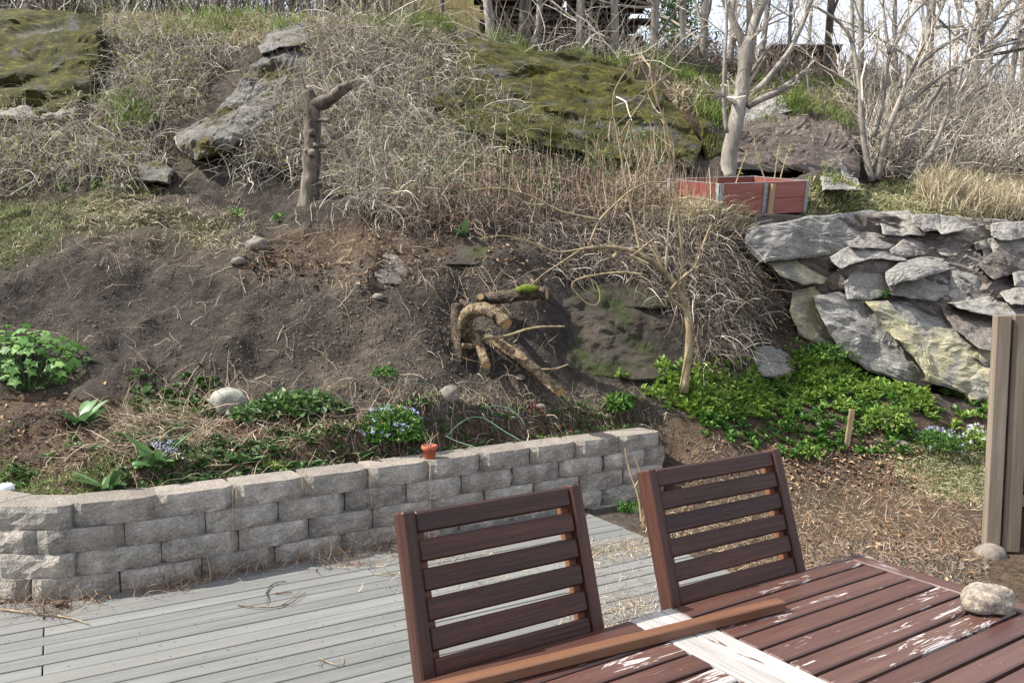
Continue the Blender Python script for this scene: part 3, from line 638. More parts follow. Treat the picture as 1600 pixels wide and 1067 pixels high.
S = [ # outline, Y, a, b, material, bulge, rough
 ([(60,135),(200,110),(380,75),(700,42),(760,90),(770,160),(600,235),(400,280),(130,300),(60,220)], 8.95, .05, -.22, 'rock_gray', .03, .05),
 ([(750,50),(920,38),(950,90),(1010,110),(1000,170),(930,165),(790,160),(770,100)], 8.9, .1, -.7, 'rock_gray', .05, .06),
 ([(940,60),(1090,58),(1100,140),(1010,150),(955,100)], 9.25, 0, -.1, 'rock_pink', .05, .05),
 ([(1080,60),(1450,85),(1455,112),(1250,132),(1120,165),(1085,110)], 8.85, .15, -.9, 'rock_gray', .05, .05),
 ([(1100,165),(1250,130),(1400,118),(1400,190),(1250,215),(1105,250),(1095,190)], 9.05, .1, -.1, 'rock_pink', .04, .06),
 ([(1400,112),(1565,98),(1640,110),(1640,180),(1450,195),(1400,170)], 9.05, .1, -.5, 'rock_gray', .06, .06),
 ([(600,210),(700,158),(870,163),(1000,172),(1080,200),(900,205),(800,242),(620,232)], 8.72, .1, -1.2, 'rock_pink', .05, .05),
 ([(500,290),(620,225),(760,215),(860,258),(895,312),(700,302),(560,348),(520,322)], 8.5, .1, -1.0, 'rock_gray', .06, .06),
 ([(830,250),(900,200),(1060,190),(1105,230),(1090,262),(900,292),(850,272)], 8.75, .1, -.5, 'rock_pink', .07, .06),
 ([(1090,250),(1250,213),(1310,250),(1320,292),(1200,295),(1110,275)], 8.9, .1, -.7, 'rock_pink', .05, .05),
 ([(1285,212),(1340,195),(1355,235),(1300,248)], 8.72, .3, -.2, 'rock_pink', .1, .03),
 ([(1330,215),(1385,205),(1395,285),(1340,292)], 8.78, .3, -.1, 'rock_gray', .06, .04),
 ([(820,372),(880,330),(980,300),(1200,283),(1345,322),(1200,342),(1000,402),(830,442)], 8.5, .12, -.55, 'rock_gray', .05, .06),
 ([(545,362),(700,305),(880,318),(830,372),(820,395),(600,402)], 8.62, .1, -.25, 'rock_brown', .05, .06),
 ([(160,330),(300,280),(450,272),(548,325),(505,380),(440,432),(330,432),(220,385)], 8.35, .1, -.95, 'rock_yellow', .08, .06),
 ([(180,350),(240,330),(250,385),(200,390)], 8.2, .1, -.4, 'rock_yellow', .12, .04),
 ([(470,420),(550,345),(600,390),(590,430),(560,470),(500,470)], 8.68, .1, -.1, 'rock_brown', .05, .05),
 ([(580,430),(620,390),(825,388),(835,470),(740,512),(600,522)], 8.52, .05, -.2, 'rock_gray', .05, .05),
 ([(828,445),(1000,408),(1155,373),(1172,480),(1050,532),(840,492)], 8.6, .1, -.2, 'rock_gray', .04, .05),
 ([(1163,358),(1330,338),(1425,420),(1445,480),(1360,532),(1200,558),(1130,520),(1172,470)], 8.4, .1, -.35, 'rock_gray', .05, .05),
 ([(1330,328),(1400,265),(1560,248),(1640,260),(1640,330),(1480,392),(1400,405)], 8.75, .1, -.4, 'rock_brown', .06, .06),
 ([(1395,195),(1560,175),(1640,180),(1640,260),(1400,275)], 8.95, .1, -.5, 'rock_pink', .06, .06),
 ([(1435,490),(1560,448),(1640,450),(1640,545),(1500,552)], 8.45, .1, -.9, 'rock_pink', .06, .05),
 ([(1500,380),(1565,345),(1640,340),(1640,465),(1510,442)], 8.55, .1, -.4, 'rock_pink', .08, .05),
 ([(300,500),(420,468),(448,540),(495,690),(610,805),(560,830),(440,770),(330,720),(275,600)], 8.25, .1, -.5, 'rock_yellow', .05, .05),
 ([(430,535),(560,518),(700,558),(835,650),(875,760),(965,850),(1005,940),(1025,988),(870,962),(700,902),(590,832),(490,690)], 8.15, .12, -.35, 'rock_gray', .06, .06),
 ([(555,522),(820,550),(1112,522),(1185,640),(1330,765),(1150,702),(860,672),(720,572)], 8.2, .1, -.75, 'rock_gray', .04, .05),
 ([(715,562),(835,560),(865,678),(1100,688),(1330,780),(1330,920),(1225,1025),(1130,992),(1030,962),(955,842),(825,702)], 7.98, .12, -.5, 'rock_yellow', .07, .06),
 ([(1220,1010),(1325,915),(1450,920),(1450,1060),(1280,1080)], 7.95, .1, -.3, 'rock_yellow', .08, .05),
 ([(1112,540),(1250,578),(1450,600),(1560,640),(1560,800),(1330,785),(1200,692),(1158,640)], 8.12, .15, -.55, 'rock_brown', .05, .05),
 ([(1175,550),(1440,498),(1640,560),(1640,650),(1420,622),(1250,582)], 8.35, .1, -.9, 'rock_gray', .05, .05),
 ([(1320,770),(1640,650),(1640,1060),(1440,1060),(1330,930)], 8.1, .1, -.4, 'rock_yellow', .06, .06),
 ([(-20,790),(130,783),(300,848),(600,890),(650,985),(400,955),(-20,962)], 7.85, .05, -.5, 'rock_gray', .06, .05),
]
def cliff(px, py):
    t = np.interp(px, [1120, 1160, 1280, 1400, 1600], [8.0, 8.1, 8.4, 8.68, 8.95]); b = np.interp(px, [1160, 1400, 1600], [7.72, 7.72, 7.8])
    return t+(b-t)*np.clip((np.asarray(py, float)-340)/270, -.1, 1.1)
back = [(60, 50), (400, 62), (700, 45), (1100, 62), (1640, 100), (1640, 1040), (1300, 1060), (1000, 960), (700, 900), (480, 760), (300, 650), (180, 400), (60, 300)]
relief(fs_(back), .10, 0, 0, 'rock_brown', rk, .9, .0, .10, 30, 130, seed=77, strata=.07, grow=1.0, nscale=2.2, yfun=cliff)
for q, (pl, Y, a, b, mt, bu, ro) in enumerate(S):
    led = b <= -.55
    relief(fs_(pl), .12 if q == len(S)-1 else (-.02, .05, -.08, .02, .08)[q % 5], a*.5+(.14, .02, .2)[q % 3], -.62 if led else (-.05, .12, -.2)[q % 3], mt, rk, .6, bu*.55, ro*1.0, 11, 60, seed=q+1, strata=.012, grow=1.12, nscale=3.4, yfun=cliff, edge=.015)
def zA(p): return zz(p, .3375, 0, 0)
w = empty('rock_outcrop', P(350, 240, 9.4)); tag(w, 'tilted grey wedge of rock with a sunlit ridge, left of the pruned trunk', 'rock')
relief([(273,209),(304,192),(337,175),(358,152),(381,111),(412,88),(439,70),(478,62),(492,110),(470,150),(425,190),(360,238),(308,250),(280,232)], 9.25, .25, -.75, 'rock_moss_light', w, .9, .08, .10, 18, 110, 51, .03, False, 1.0, 4.0, fit=.34, ta=.2, crag=.10)
relief(zA([(810,640),(940,590),(1060,560),(1100,620),(1010,700),(900,735),(830,690)]), 9.0, .1, -.2, 'rock_gray', w, .5, .06, .05, 7, 48, 52, .04, fit=.38)
relief(zA([(1195,215),(1250,140),(1330,92),(1410,110),(1430,200),(1300,225),(1210,250)]), 9.9, .2, -.9, 'rock_moss_light', w, .7, .12, .05, 8, 50, 53, .03, fit=.38)
relief(zA([(640,760),(720,740),(800,790),(780,850),(650,840)]), 9.0, .1, -.6, 'rock_moss_light', w, .4, .1, .04, 6, 36, 54, .03, fit=.38)
lr = empty('rock_outcrop', P(60, 185, 10.3)); tag(lr, 'mossy rounded rock face at the top left edge of the slope', 'rock')
relief([(-120,15),(40,12),(120,22),(158,45),(160,95),(140,140),(122,178),(60,188),(-60,182),(-130,170)], 10.3, .1, -1.0, 'rock_moss', lr, 1.2, .12, .10, 22, 120, 60, .0, False, 1.0, 2.2, crag=.14, fit=.38)
relief([(-100,120),(10,105),(40,120),(60,188),(-60,182)], 9.95, .1, -.4, 'rock_pink', lr, .6, .06, .06, 8, 48, 61, .03, fit=.38)
relief([(50,118),(110,105),(132,140),(118,178),(62,186)], 10.0, .1, -.4, 'rock_pink', lr, .6, .06, .06, 8, 48, 62, .03, fit=.38)
mh = empty('rock_outcrop', P(900, 240, 10)); tag(mh, 'long moss-covered whaleback rock sloping down behind the bare bramble', 'rock')
relief([(650,62),(720,54),(800,68),(840,82),(900,86),(960,98),(1015,128),(1062,175),(1098,222),(1085,265),(1010,262),(950,250),(880,235),(780,225),(700,190),(650,140)], 10.45, .02, -1.15, 'rock_moss', mh, 1.4, .10, .10, 30, 170, 70, .0, False, 1.0, 2.4, crag=.16, fit=.45)
relief([(930,150),(990,160),(1060,205),(1050,225),(1000,215),(950,190)], 10.05, .02, -1.0, 'rock_moss_light', mh, .5, .05, .05, 8, 50, 71, .03, fit=.18)
br = empty('rock_outcrop', P(1250, 280, 10.6)); tag(br, 'reddish layered rock face behind the red planter box', 'rock')
def zB(p): return zz(p, .35, 1040, 0)
for q, (pl, Y, b, mt) in enumerate([([(330,560),(500,490),(640,520),(700,640),(560,700),(380,700),(315,650)], 10.7, -.5, 'rock_dark'), ([(640,500),(760,530),(850,640),(865,790),(700,790),(560,755),(480,690),(640,640)], 10.5, -.4, 'rock_dark'),
     ([(130,410),(320,430),(320,560),(250,690),(180,720),(150,560)], 10.75, -.4, 'rock_moss'), ([(300,680),(480,680),(570,765),(480,775),(300,760)], 10.4, -.15, 'rock_dark'), ([(785,705),(862,715),(860,790),(785,795)], 10.3, -.1, 'rock_gray'),
     ([(340,470),(520,430),(560,500),(340,565)], 10.9, -.7, 'rock_gray'), ([(690,790),(860,790),(870,850),(700,850)], 10.25, -.6, 'rock_gray'), ([(540,690),(720,640),(800,710),(800,790),(690,780),(580,750)], 10.35, -.3, 'rock_pink')]):
    relief(zB(pl), Y, .02, b, mt, br, .9, .06, .07, 9, 60, 80+q, .03, fit=.25)
rb = empty('rock_outcrop', P(1500, 270, 11.4)); tag(rb, 'low dark rocks under dry grass at the right edge', 'rock')
relief([(1385,198),(1450,190),(1500,200),(1510,250),(1450,272),(1395,270)], 11.3, .1, -.5, 'rock_brown', rb, .8, .08, .08, 9, 56, 90, .05, fit=.14)
relief([(1500,215),(1580,198),(1660,210),(1660,262),(1560,270),(1500,262)], 11.5, .1, -.5, 'rock_moss', rb, .8, .08, .08, 9, 56, 91, .05, fit=.14)
cr_ = empty('rock_outcrop', P(960, 590, 7.1)); tag(cr_, 'low green-stained rock behind the slim bare tree', 'rock')
relief([(845,505),(880,468),(930,452),(1000,458),(1060,478),(1085,540),(1065,585),(1000,598),(905,588),(850,555)], 7.35, .02, -.55, 'rock_green', cr_, .7, .02, .07, 18, 100, 95, .0, False, 1.0, 3.0, fit=.03, crag=.05)
relief([(890,455),(960,440),(1060,455),(1060,485),(960,480),(900,490)], 7.5, .02, -.7, 'rock_green', cr_, .5, .04, .05, 8, 60, 96, .0, fit=.04, crag=.04)
s1 = relief([(1160,545),(1200,538),(1245,552),(1262,582),(1200,592),(1150,585)], 7.6, .05, -.6, 'rock_gray', None, .4, .06, .03, 8, 50, 97, .03, name='rock_outcrop', fit=.0); tag(s1, 'flat grey rock low on the bank right of the slim tree', 'rock')
s2 = relief([(575,412),(600,398),(632,396),(648,420),(630,448),(590,446)], 6.95, .02, -.6, 'rock_brown', None, .4, .08, .03, 7, 40, 98, .02, name='rock_outcrop', fit=.0); tag(s2, 'small dusty rock half buried in the bank above the stump', 'rock')
s3 = relief([(678,392),(720,382),(775,388),(790,404),(740,416),(690,414)], 7.2, .02, -.6, 'rock_green', None, .4, .08, .03, 7, 40, 99, .02, name='rock_outcrop', fit=.0); tag(s3, 'low mossy rock in the soil above the stump and logs', 'rock')

# ---------------------------------------------------------------- table
TA = math.radians(32.6); TU = np.array([math.cos(TA), math.sin(TA), 0]); TV = np.array([math.sin(TA), -math.cos(TA), 0])   # along the table, across towards the camera
TF = np.array([.455, 2.212, .73])        # far edge where the middle strip ends
ZT = .73
def tp(u, v, z=0.): return TF+TU*u+TV*v+np.array([0, 0, z])
table = empty('garden_table', (tp(-.1, .45)[0], tp(-.1, .45)[1], 0)); tag(table, 'dark red slatted wooden garden table with peeling paint on the deck', 'table')
NS, SW, SP = 11, .0675, .0795; TW = NS*SP-.012; TH = .022
for leaf, (u0, u1) in enumerate(((.003, .805), (-.158-.86, -.161))):
    for q in range(NS):
        v = q*SP+SW/2; jz = random.uniform(-.0012, .0012)
        board('slat', tp(u0, v, -TH/2+jz), tp(u1, v, -TH/2+jz), SW-(.0 if q else .002), TH, M['table_paint_worn' if (q in (2, 4, 5, 6) and leaf == 0) or (leaf == 1 and q > 1) else 'table_paint'], table, bev=.004)
    ue = .805+.0385 if leaf == 0 else -.158-.86-.0385
    board('end_rail', tp(ue, -.001, -TH/2), tp(ue, TW+.001, -TH/2), .072, TH+.001, M['table_paint'], table, bev=.004)
for du in (-.0395, -.118):
    o = board('middle_board', tp(du, -.001, -TH/2+.0005), tp(du, TW+.001, -TH/2+.0005), .0765, TH+.001, M['table_white'], table, bev=.003); o['label'] = 'cross board with its paint worn to white'
for v in (.07, TW-.07):
    board('apron', tp(-.95, v, -.062), tp(.78, v, -.062), .024, .075, M['chair_wood'], table)
for u in (-.95, .78): board('apron', tp(u, .085, -.062), tp(u, TW-.085, -.062), .024, .075, M['chair_wood'], table)
for u in (-.9, .73):
    for v in (.1, TW-.1):
        a = tp(u, v, -.025); board('leg', (a[0], a[1], 0.001), a, .065, .065, M['chair_wood'], table, up=tuple(TV))
# ---------------------------------------------------------------- two high-backed chairs
def chair(pl, pr, label, seed):
    """pl, pr: top outer corners of the backrest posts"""
    pl = np.array(pl); pr = np.array(pr); ux = (pr-pl); W = np.linalg.norm(ux[:2]); ux /= np.linalg.norm(ux)
    f = np.array([ux[1], -ux[0], 0])           # towards the table
    lean = math.radians(17); dn = f*math.sin(lean)-np.array([0, 0, math.cos(lean)])    # down along the back
    nrm = f*math.cos(lean)+np.array([0, 0, math.sin(lean)])
    ground_c = (pl+pr)/2+f*.3; root = empty('garden_chair', (ground_c[0], ground_c[1], 0)); tag(root, label, 'chair', 'slatted high-backed garden chairs at the table')
    PW, PD, LB = .037, .058, .80
    for p, s in ((pl, 1), (pr, -1)):
        c = p+ux*s*PW/2
        board('back_post', c, c+dn*LB, PW, PD, M['chair_wood'], root, up=tuple(nrm), bev=.005)
    a0 = pl+ux*(PW+.0005); a1 = pr-ux*(PW+.0005)
    for q in range(9):
        d = .030+q*.0695; c0 = a0+dn*d+nrm*.012; c1 = a1+dn*d+nrm*.012
        if q < 8: board('back_slat', c0, c1, .0535, .018, M['chair_wood'], root, up=tuple(nrm), bev=.0055)
    for c, s in ((a0, 1), (a1, -1)):
        cc = c+ux*s*.014-nrm*.0085; board('batten', cc+dn*.055, cc+dn*.60, .026, .02, M['chair_batten'], root, up=tuple(nrm), bev=.002)
    # seat, arms and legs below the table top
    sb = (pl+pr)/2+dn*.70; sz = .42
    for q in range(7):
        c = np.array([sb[0], sb[1], sz])+f*(.03+q*.064); h = ux*(W/2-.05); board('seat_slat', c-h, c+h, .055, .02, M['chair_wood'], root)
    for s in (-1, 1):
        b = np.array([sb[0], sb[1], 0])+ux*s*(W/2-.02)
        board('seat_rail', b+np.array([0, 0, sz-.035])-f*.02, b+np.array([0, 0, sz-.035])+f*.46, .024, .045, M['chair_wood'], root)
        board('front_leg', b+f*.44+ux*s*.026+np.array([0, 0, .001]), b+f*.44+ux*s*.026+np.array([0, 0, .60]), .045, .024, M['chair_wood'], root, up=tuple(ux))
        board('rear_leg', b-f*.16+ux*s*.026+np.array([0, 0, .001]), b+f*.1+ux*s*.026+np.array([0, 0, .62]), .045, .024, M['chair_wood'], root, up=tuple(ux))
        board('armrest', b-f*.10+ux*s*.026+np.array([0, 0, .632]), b+f*.37+ux*s*.026+np.array([0, 0, .612]), .05, .022, M['chair_wood'], root)
    return root
chair(P(620, 801, 1.915), P(899, 756, 2.195), 'dark brown slatted chair at the table, nearer one in front of the block wall', 1)
chair(P(1002, 735, 2.36), P(1209, 701, 2.66), 'dark brown slatted chair farther along the table, beside the bare soil', 2)
# ---------------------------------------------------------------- loose timber bar on the table
b0 = P(800, 1085, 1.80); b1 = P(1221, 962, 2.20); b0[2] = b1[2] = ZT+.0155; b0 = b0+(b0-b1)*.55
bar = empty('timber_bar', (b1+b0)/2); tag(bar, 'loose reddish brown wooden bar lying across the table top', 'timber bar')
board('bar', b0, b1, .036, .028, M['beam_wood'], bar, bev=.003)
d = (b1-b0)/np.linalg.norm(b1-b0)
mb = MB(); tube1(mb, [b1-d*.004, b1+d*.006, b1+d*.014], [.0045, .0045, .003], 8); mb.build('dowel', M['beam_wood'], bar, b1, True)
# ---------------------------------------------------------------- stones
def stone(name, c, size, mat, label, seed, flat=.75, nub=.18, cat='stone', sub=16, rot=0., group=None):
    u = np.linspace(0, 2*math.pi, sub*2, endpoint=False); v = np.linspace(0, math.pi, sub)
    V = np.array([(math.sin(b)*math.cos(a), math.sin(b)*math.sin(a), math.cos(b)) for b in v for a in u])
    r = 1+nub*fbm(V*1.4+seed*3.1, 3, seed)*2+.05*fbm(V*6, 2, seed+2)
    V = V*r[:, None]; V[:, 2] = np.where(V[:, 2] < -.55, -.55+(V[:, 2]+.55)*.25, V[:, 2])
    V = V*np.array(size)/2; ca, sa = math.cos(rot), math.sin(rot); V = np.c_[V[:, 0]*ca-V[:, 1]*sa, V[:, 0]*sa+V[:, 1]*ca, V[:, 2]]
    V[:, 2] -= V[:, 2].min(); V = V+np.array(c)
    i = np.arange(len(V)).reshape(sub, sub*2); n = np.roll(i, -1, 1)
    m = MB(); m.add(V, Q=np.stack([i[:-1], i[1:], n[1:], n[:-1]], -1).reshape(-1, 4))
    o = m.build(name, M[mat], None, c, True); tag(o, label, cat, group); return o
sp_ = P(1543, 962, 2.185); sp_[2] = ZT+.0015
stone('stone', sp_, (.142, .105, .092), 'granite', 'speckled rounded stone resting on the corner of the table', 3)
gs = ground_pt(360, 648); stone('stone', gs-np.array([0, 0, .03]), (.25, .2, .25), 'stone_pale', 'pale grey boulder with a peaked top among the ivy, left on the slope', 14, nub=.2)
gs = ground_pt(703, 634); stone('stone', gs-np.array([0, 0, .02]), (.155, .13, .15), 'stone', 'brownish grey stone on the bare soil below the stump', 8)
gs = ground_pt(402, 390); stone('stone', gs-np.array([0, 0, .03]), (.21, .16, .15), 'stone', 'rounded mossy stone lying on the bank below the pruned trunk', 9)
for q, (a, b, s, lb) in enumerate([(372, 412, .11, 'small dark stone just below the rounded mossy stone'), (1390, 672, .17, 'grey stone beside the green clump on the right bank'), (1408, 700, .12, 'half buried grey stone at the foot of the right bank'), (590, 468, .09, 'small pale stone in the loose soil left of the stump'), (812, 595, .07, 'pebble-sized stone beside the lower log'), (845, 640, .07, 'small pinkish stone near the top of the block wall')]):
    gs = ground_pt(a, b); stone('stone', gs-np.array([0, 0, s*.2]), (s*1.2, s, s*.8), 'stone', lb, 20+q, sub=10)
# ---------------------------------------------------------------- fence at the right edge
fb = P(1545, 866, 4.85); F0 = np.array([fb[0], fb[1], 0.03]); FX = np.array([math.cos(-.10), math.sin(-.10), 0]); FZ = np.array([.012, 0, 1.0]); FB = np.array([-FX[1], FX[0], 0])
fence = empty('fence', F0); tag(fence, 'brown weathered board fence standing at the right edge', 'fence')
ft = 1.455
for q, (x, dpt, z0, z1, w) in enumerate([(.008, 0, .03, ft-.0, .088), (.122, -.004, -.01, ft+.005, .104), (.50, -.004, 0, ft, .112), (.64, -.004, 0, ft, .112), (.78, -.004, 0, ft, .112), (.92, -.004, 0, ft, .112)]):
    p = F0+FX*x+FB*dpt; board('fence_board', p+FZ*z0, p+FZ*z1, w, .032 if q else .06, M['fence_wood'], fence, up=tuple(FB), bev=.006)
for x in (.063, .19, .30, .41, .56, .70, .85):
    p = F0+FX*x+FB*.082; board('fence_board', p+FZ*0, p+FZ*(ft-.01), .118, .022, M['shaded_wood'], fence, up=tuple(FB))
for z in (.30, .80, 1.22):
    p = F0+FB*.045+FZ*z; board('fence_rail', p+FX*.02, p+FX*1.05, .07, .03, M['old_wood'], fence, up=tuple(FB))
fs0 = P(1556, 892, 4.75); stone('footing_stone', (fs0[0], fs0[1]+.06, -.05), (.19, .17, .15), 'stone', 'pale stone footing under the fence post', 33, nub=.1)
sk = ground_pt(1322, 700); board_top = sk+np.array([.055, .02, .34])
o = board('garden_stake', sk-np.array([.01, 0, .1]), board_top, .045, .03, M['old_wood'], None, up=(0, -1, .2), bev=.004); tag(o, 'short leaning wooden stake in the green bank', 'stake')
# ---------------------------------------------------------------- red planter box made of pallet collar boards
c1 = P(1125, 332, 8.05); rA = math.radians(27)
eL = np.array([-math.sin(math.radians(40)), math.cos(math.radians(40)), .10]); eR = np.array([math.cos(math.radians(28)), math.sin(math.radians(28)), .02]); eL /= np.linalg.norm(eL); eR /= np.linalg.norm(eR)
upb = np.cross(eR, eL); upb /= np.linalg.norm(upb); LR, LL, HB = 1.06, .80, .285
Ltop = P(1043, 280, 8.7); Rtop = P(1265, 283, 8.55); N0 = P(1125, 288, 8.05); N0b = P(1125, 333, 8.03)
vr = Rtop-N0; vl = Ltop-N0; upb = np.cross(vr, vl); upb /= np.linalg.norm(upb); H = .33
bx = empty('planter_box', N0-upb*H); tag(bx, 'weathered red wooden planter box with galvanised corner hinges on the terrace', 'planter')
corners = [N0, N0+vr, N0+vr+vl, N0+vl]
for q in range(4):
    A, B = corners[q], corners[(q+1) % 4]; e = (B-A)/np.linalg.norm(B-A); out = np.cross(e, upb)
    segs = [(0, .497), (.503, 1)] if q in (0, 2) else [(0, 1)]
    for (t0, t1) in segs:
        for kk in range(2):
            off = .002 if (kk and t0 == 0) else -.001
            z = -H*(.25+.5*kk)
            board('plank', A+(B-A)*t0+e*.012+upb*z+out*off-out*.012, A+(B-A)*t1-e*.012+upb*z+out*off-out*.012, H/2-.004, .022, M['red_paint'], bx, up=tuple(out), bev=.002)
    board('rim_strip', A+e*.01-out*.012+upb*.002, B-e*.01-out*.012+upb*.002, .024, .004, M['galvanised'], bx, up=tuple(upb), bev=.001)
    for (X, sg) in ((A, 1), (B, -1)):
        board('hinge', X+e*sg*.026-upb*(H+.004)+out*.004, X+e*sg*.026+upb*.006+out*.004, .046, .006, M['galvanised'], bx, up=tuple(out), bev=.001)
    if q == 0:
        X = (A+B)/2; board('hinge', X-upb*(H*.95)+out*.006, X+upb*.006+out*.006, .05, .006, M['galvanised'], bx, up=tuple(out), bev=.001)
X = corners[0]+vr*.56; out = np.cross(vr/np.linalg.norm(vr), upb)
o = board('garden_stake', X+out*.05-upb*(H+.05)-vr*.03, X+out*.03-upb*.015, .05, .03, M['old_wood'], None, up=tuple(out)); tag(o, 'short wooden stake leaning against the red planter box', 'stake')
m = MB(); g = 12; V = []
for i in range(g+1):
    for j in range(g+1):
        p = N0+vr*(.03+.94*i/g)+vl*(.03+.94*j/g)-upb*(.13+.03*float(fbm(np.array([[i*.9, j*.9, 0.]]), 2, 4)[0])); V.append(p)
ix = np.arange((g+1)**2).reshape(g+1, g+1); m.add(V, Q=np.stack([ix[:-1, :-1], ix[1:, :-1], ix[1:, 1:], ix[:-1, 1:]], -1).reshape(-1, 4))
o = m.build('soil_fill', M['clod'], bx, N0-upb*.15, True)
# ---------------------------------------------------------------- terracotta pot
pp = P(671, 716, 5.33); pp[2] = WALL_TOP+.001
pot = empty('flower_pot', pp); tag(pot, 'small terracotta pot with dry stems on top of the block wall', 'pot')
def lathe(prof, c, S=24):
    m = MB(); V = [(c[0]+r*math.cos(2*math.pi*j/S), c[1]+r*math.sin(2*math.pi*j/S), c[2]+z) for r, z in prof for j in range(S)]
    i = np.arange(len(V)).reshape(len(prof), S); n = np.roll(i, -1, 1); m.add(V, Q=np.stack([i[:-1], n[:-1], n[1:], i[1:]], -1).reshape(-1, 4)); return m
lathe([(.001, 0), (.036, 0), (.037, .003), (.046, .062), (.052, .062), (.054, .065), (.055, .088), (.052, .09), (.049, .088), (.046, .07), (.001, .07)], pp).build('body', M['terracotta'], pot, pp, True)
N_ = 9; base = pp+np.array([0, 0, .07])+RNG.normal(0, .012, (N_, 3))*[1, 1, 0]
K = 6; Pt = np.zeros((N_, K, 3)); d = RNG.normal(0, .35, (N_, 3))+[0, 0, 1.2]; d /= np.linalg.norm(d, axis=1, keepdims=True); p = base.copy()
for q in range(K): Pt[:, q] = p; p = p+d*RNG.uniform(.018, .032, (N_, 1)); d += RNG.normal(0, .25, (N_, 3)); d /= np.linalg.norm(d, axis=1, keepdims=True)
m = MB(); tubes(m, Pt, np.linspace(.0022, .0008, K)[None].repeat(N_, 0), 4); m.build('stems', M['twig_tan'], pot, pp)
# ---------------------------------------------------------------- green garden wire hoops
def px_path(pts, n): return smooth_path(np.array([P(a, b, y) for a, b, y in pts]), n)
for q, (pts, lb) in enumerate([([(575, 690-12, 5.7), (640, 652, 5.9), (700, 645, 6.0), (750, 648, 6.0), (765, 660, 5.95)], 'low arc of green garden wire on the soil above the wall'),
        ([(698, 682, 5.65), (712, 665, 5.7), (735, 650, 5.75), (757, 652, 5.8), (785, 672, 5.7), (815, 689, 5.6)], 'loop of green garden wire above the wall, nearest the pot'),
        ([(757, 637, 5.98), (775, 633, 6.0), (795, 637, 6.0), (812, 650, 5.95), (820, 664, 5.9)], 'short bright arc of green garden wire right of the brown stone'),
        ([(696, 681, 5.62), (715, 690, 5.58), (735, 696, 5.52), (750, 702, 5.47)], 'straight end of green garden wire reaching the wall top')]):
    w_ = px_path(pts, 18); w_[:, 2] = np.maximum(w_[:, 2], hz(w_[:, 0], w_[:, 1])+.006)
    m = MB(); tube1(m, w_, .0028, 6); o = m.build('garden_wire', M['hose_green'], None, w_[0], True); tag(o, lb, 'wire')
# small plastic cap lying at the left edge
cp = ground_pt(10, 772); m = lathe([(.001, 0), (.04, 0), (.045, .015), (.043, .04), (.03, .055), (.001, .06)], (cp[0], cp[1], cp[2]-.005)); o = m.build('plastic_cup', M['plastic_white'], None, cp, True); tag(o, 'small white plastic cup lying behind the wall at the left edge', 'cup')
# ---------------------------------------------------------------- stump and logs
def zL(pts): return [(660+.2249*a, 400+.2249*b, y) for a, b, y in pts]
def disc(c, n, r, seed, S=14):
    n = np.asarray(n); u = np.cross(n, [.2, .3, .9]); u /= np.linalg.norm(u); v = np.cross(n, u)
    V = [c]+[c+r*(1+.05*math.sin(3*t+seed))*(math.cos(t)*u+math.sin(t)*v) for t in np.linspace(0, 2*math.pi, S, endpoint=False)]
    return V, [(0, 1+j, 1+(j+1) % S) for j in range(S)]
def log_part(name, pts, rad, mat, parent, cut=True, S=18, n=40, rough=.22, seed=0):
    w_ = px_path(pts, n); r = np.interp(np.linspace(0, 1, n), np.linspace(0, 1, len(rad)), rad)*.2249*6.4/FPX
    m = MB(); ring, T = tube1(m, w_, r, S, True, rough, seed); o = m.build(name, M[mat], parent, w_[0], True)
    if cut:
        c = w_[-1]+T*.003; x, y, z = None, None, Vector(T)
        m2 = MB(); S2 = 16; V = [(0, 0, 0)]+[(r[-1]*.97*math.cos(t), r[-1]*.93*math.sin(t), 0) for t in np.linspace(0, 2*math.pi, S2, endpoint=False)]
        m2.add(V, T=[(0, 1+j, 1+(j+1) % S2) for j in range(S2)]); me = m2.mesh('cut_end'); me.materials.append(M['cut_wood'])
        e = link(bpy.data.objects.new('cut_end', me)); e.parent = o; e.location = Vector(c-w_[0]); e.rotation_euler = z.to_track_quat('Z', 'Y').to_euler(); e['label'] = 'pale sawn end'
    return o, w_
stump = empty('tree_stump', P(740, 545, 6.55)); tag(stump, 'curved sawn-off stump with roots hanging out of the eroded bank', 'stump')
log_part('trunk', zL([(380, 620, 6.75), (320, 560, 6.65), (292, 480, 6.5), (310, 410, 6.4), (360, 372, 6.3), (430, 368, 6.2), (500, 395, 6.12), (552, 440, 6.06), (584, 474, 6.02)]), [62, 60, 56, 52, 50, 46, 44, 41], 'bark_log', stump, seed=1, rough=.10)
log_part('root', zL([(360, 560, 6.6), (400, 630, 6.5), (422, 690, 6.4), (445, 758, 6.28)]), [36, 34, 30, 30], 'bark_log', stump, seed=2)
log_part('root', zL([(240, 340, 6.75), (228, 440, 6.7), (235, 560, 6.6), (265, 680, 6.5), (280, 740, 6.5)]), [38, 36, 36, 30, 20], 'bark_log_dark', stump, False, seed=3)
log_part('root', zL([(270, 315, 6.6), (320, 340, 6.5), (360, 365, 6.45)]), [18, 20, 20], 'bark_log_dark', stump, False, seed=4)
log_part('root', zL([(395, 350, 6.25), (450, 385, 6.12), (500, 425, 6.05)]), [26, 25, 22], 'bark_log_dark', stump, False, seed=5)
log_part('root', zL([(280, 622, 6.42), (330, 628, 6.45), (370, 630, 6.5)]), [20, 20, 18], 'bark_log', stump, False, seed=6)
log_part('root', zL([(415, 575, 6.5), (520, 570, 6.4), (620, 545, 6.35), (720, 510, 6.35), (820, 492, 6.35), (990, 490, 6.4)]), [11, 11, 10, 9, 8, 7], 'bark_tan', stump, False, S=7, seed=7, rough=.05)
lg = empty('log', P(805, 462, 6.8)); tag(lg, 'thick log with a mossy top lying above the curved stump', 'log', 'logs at the stump')
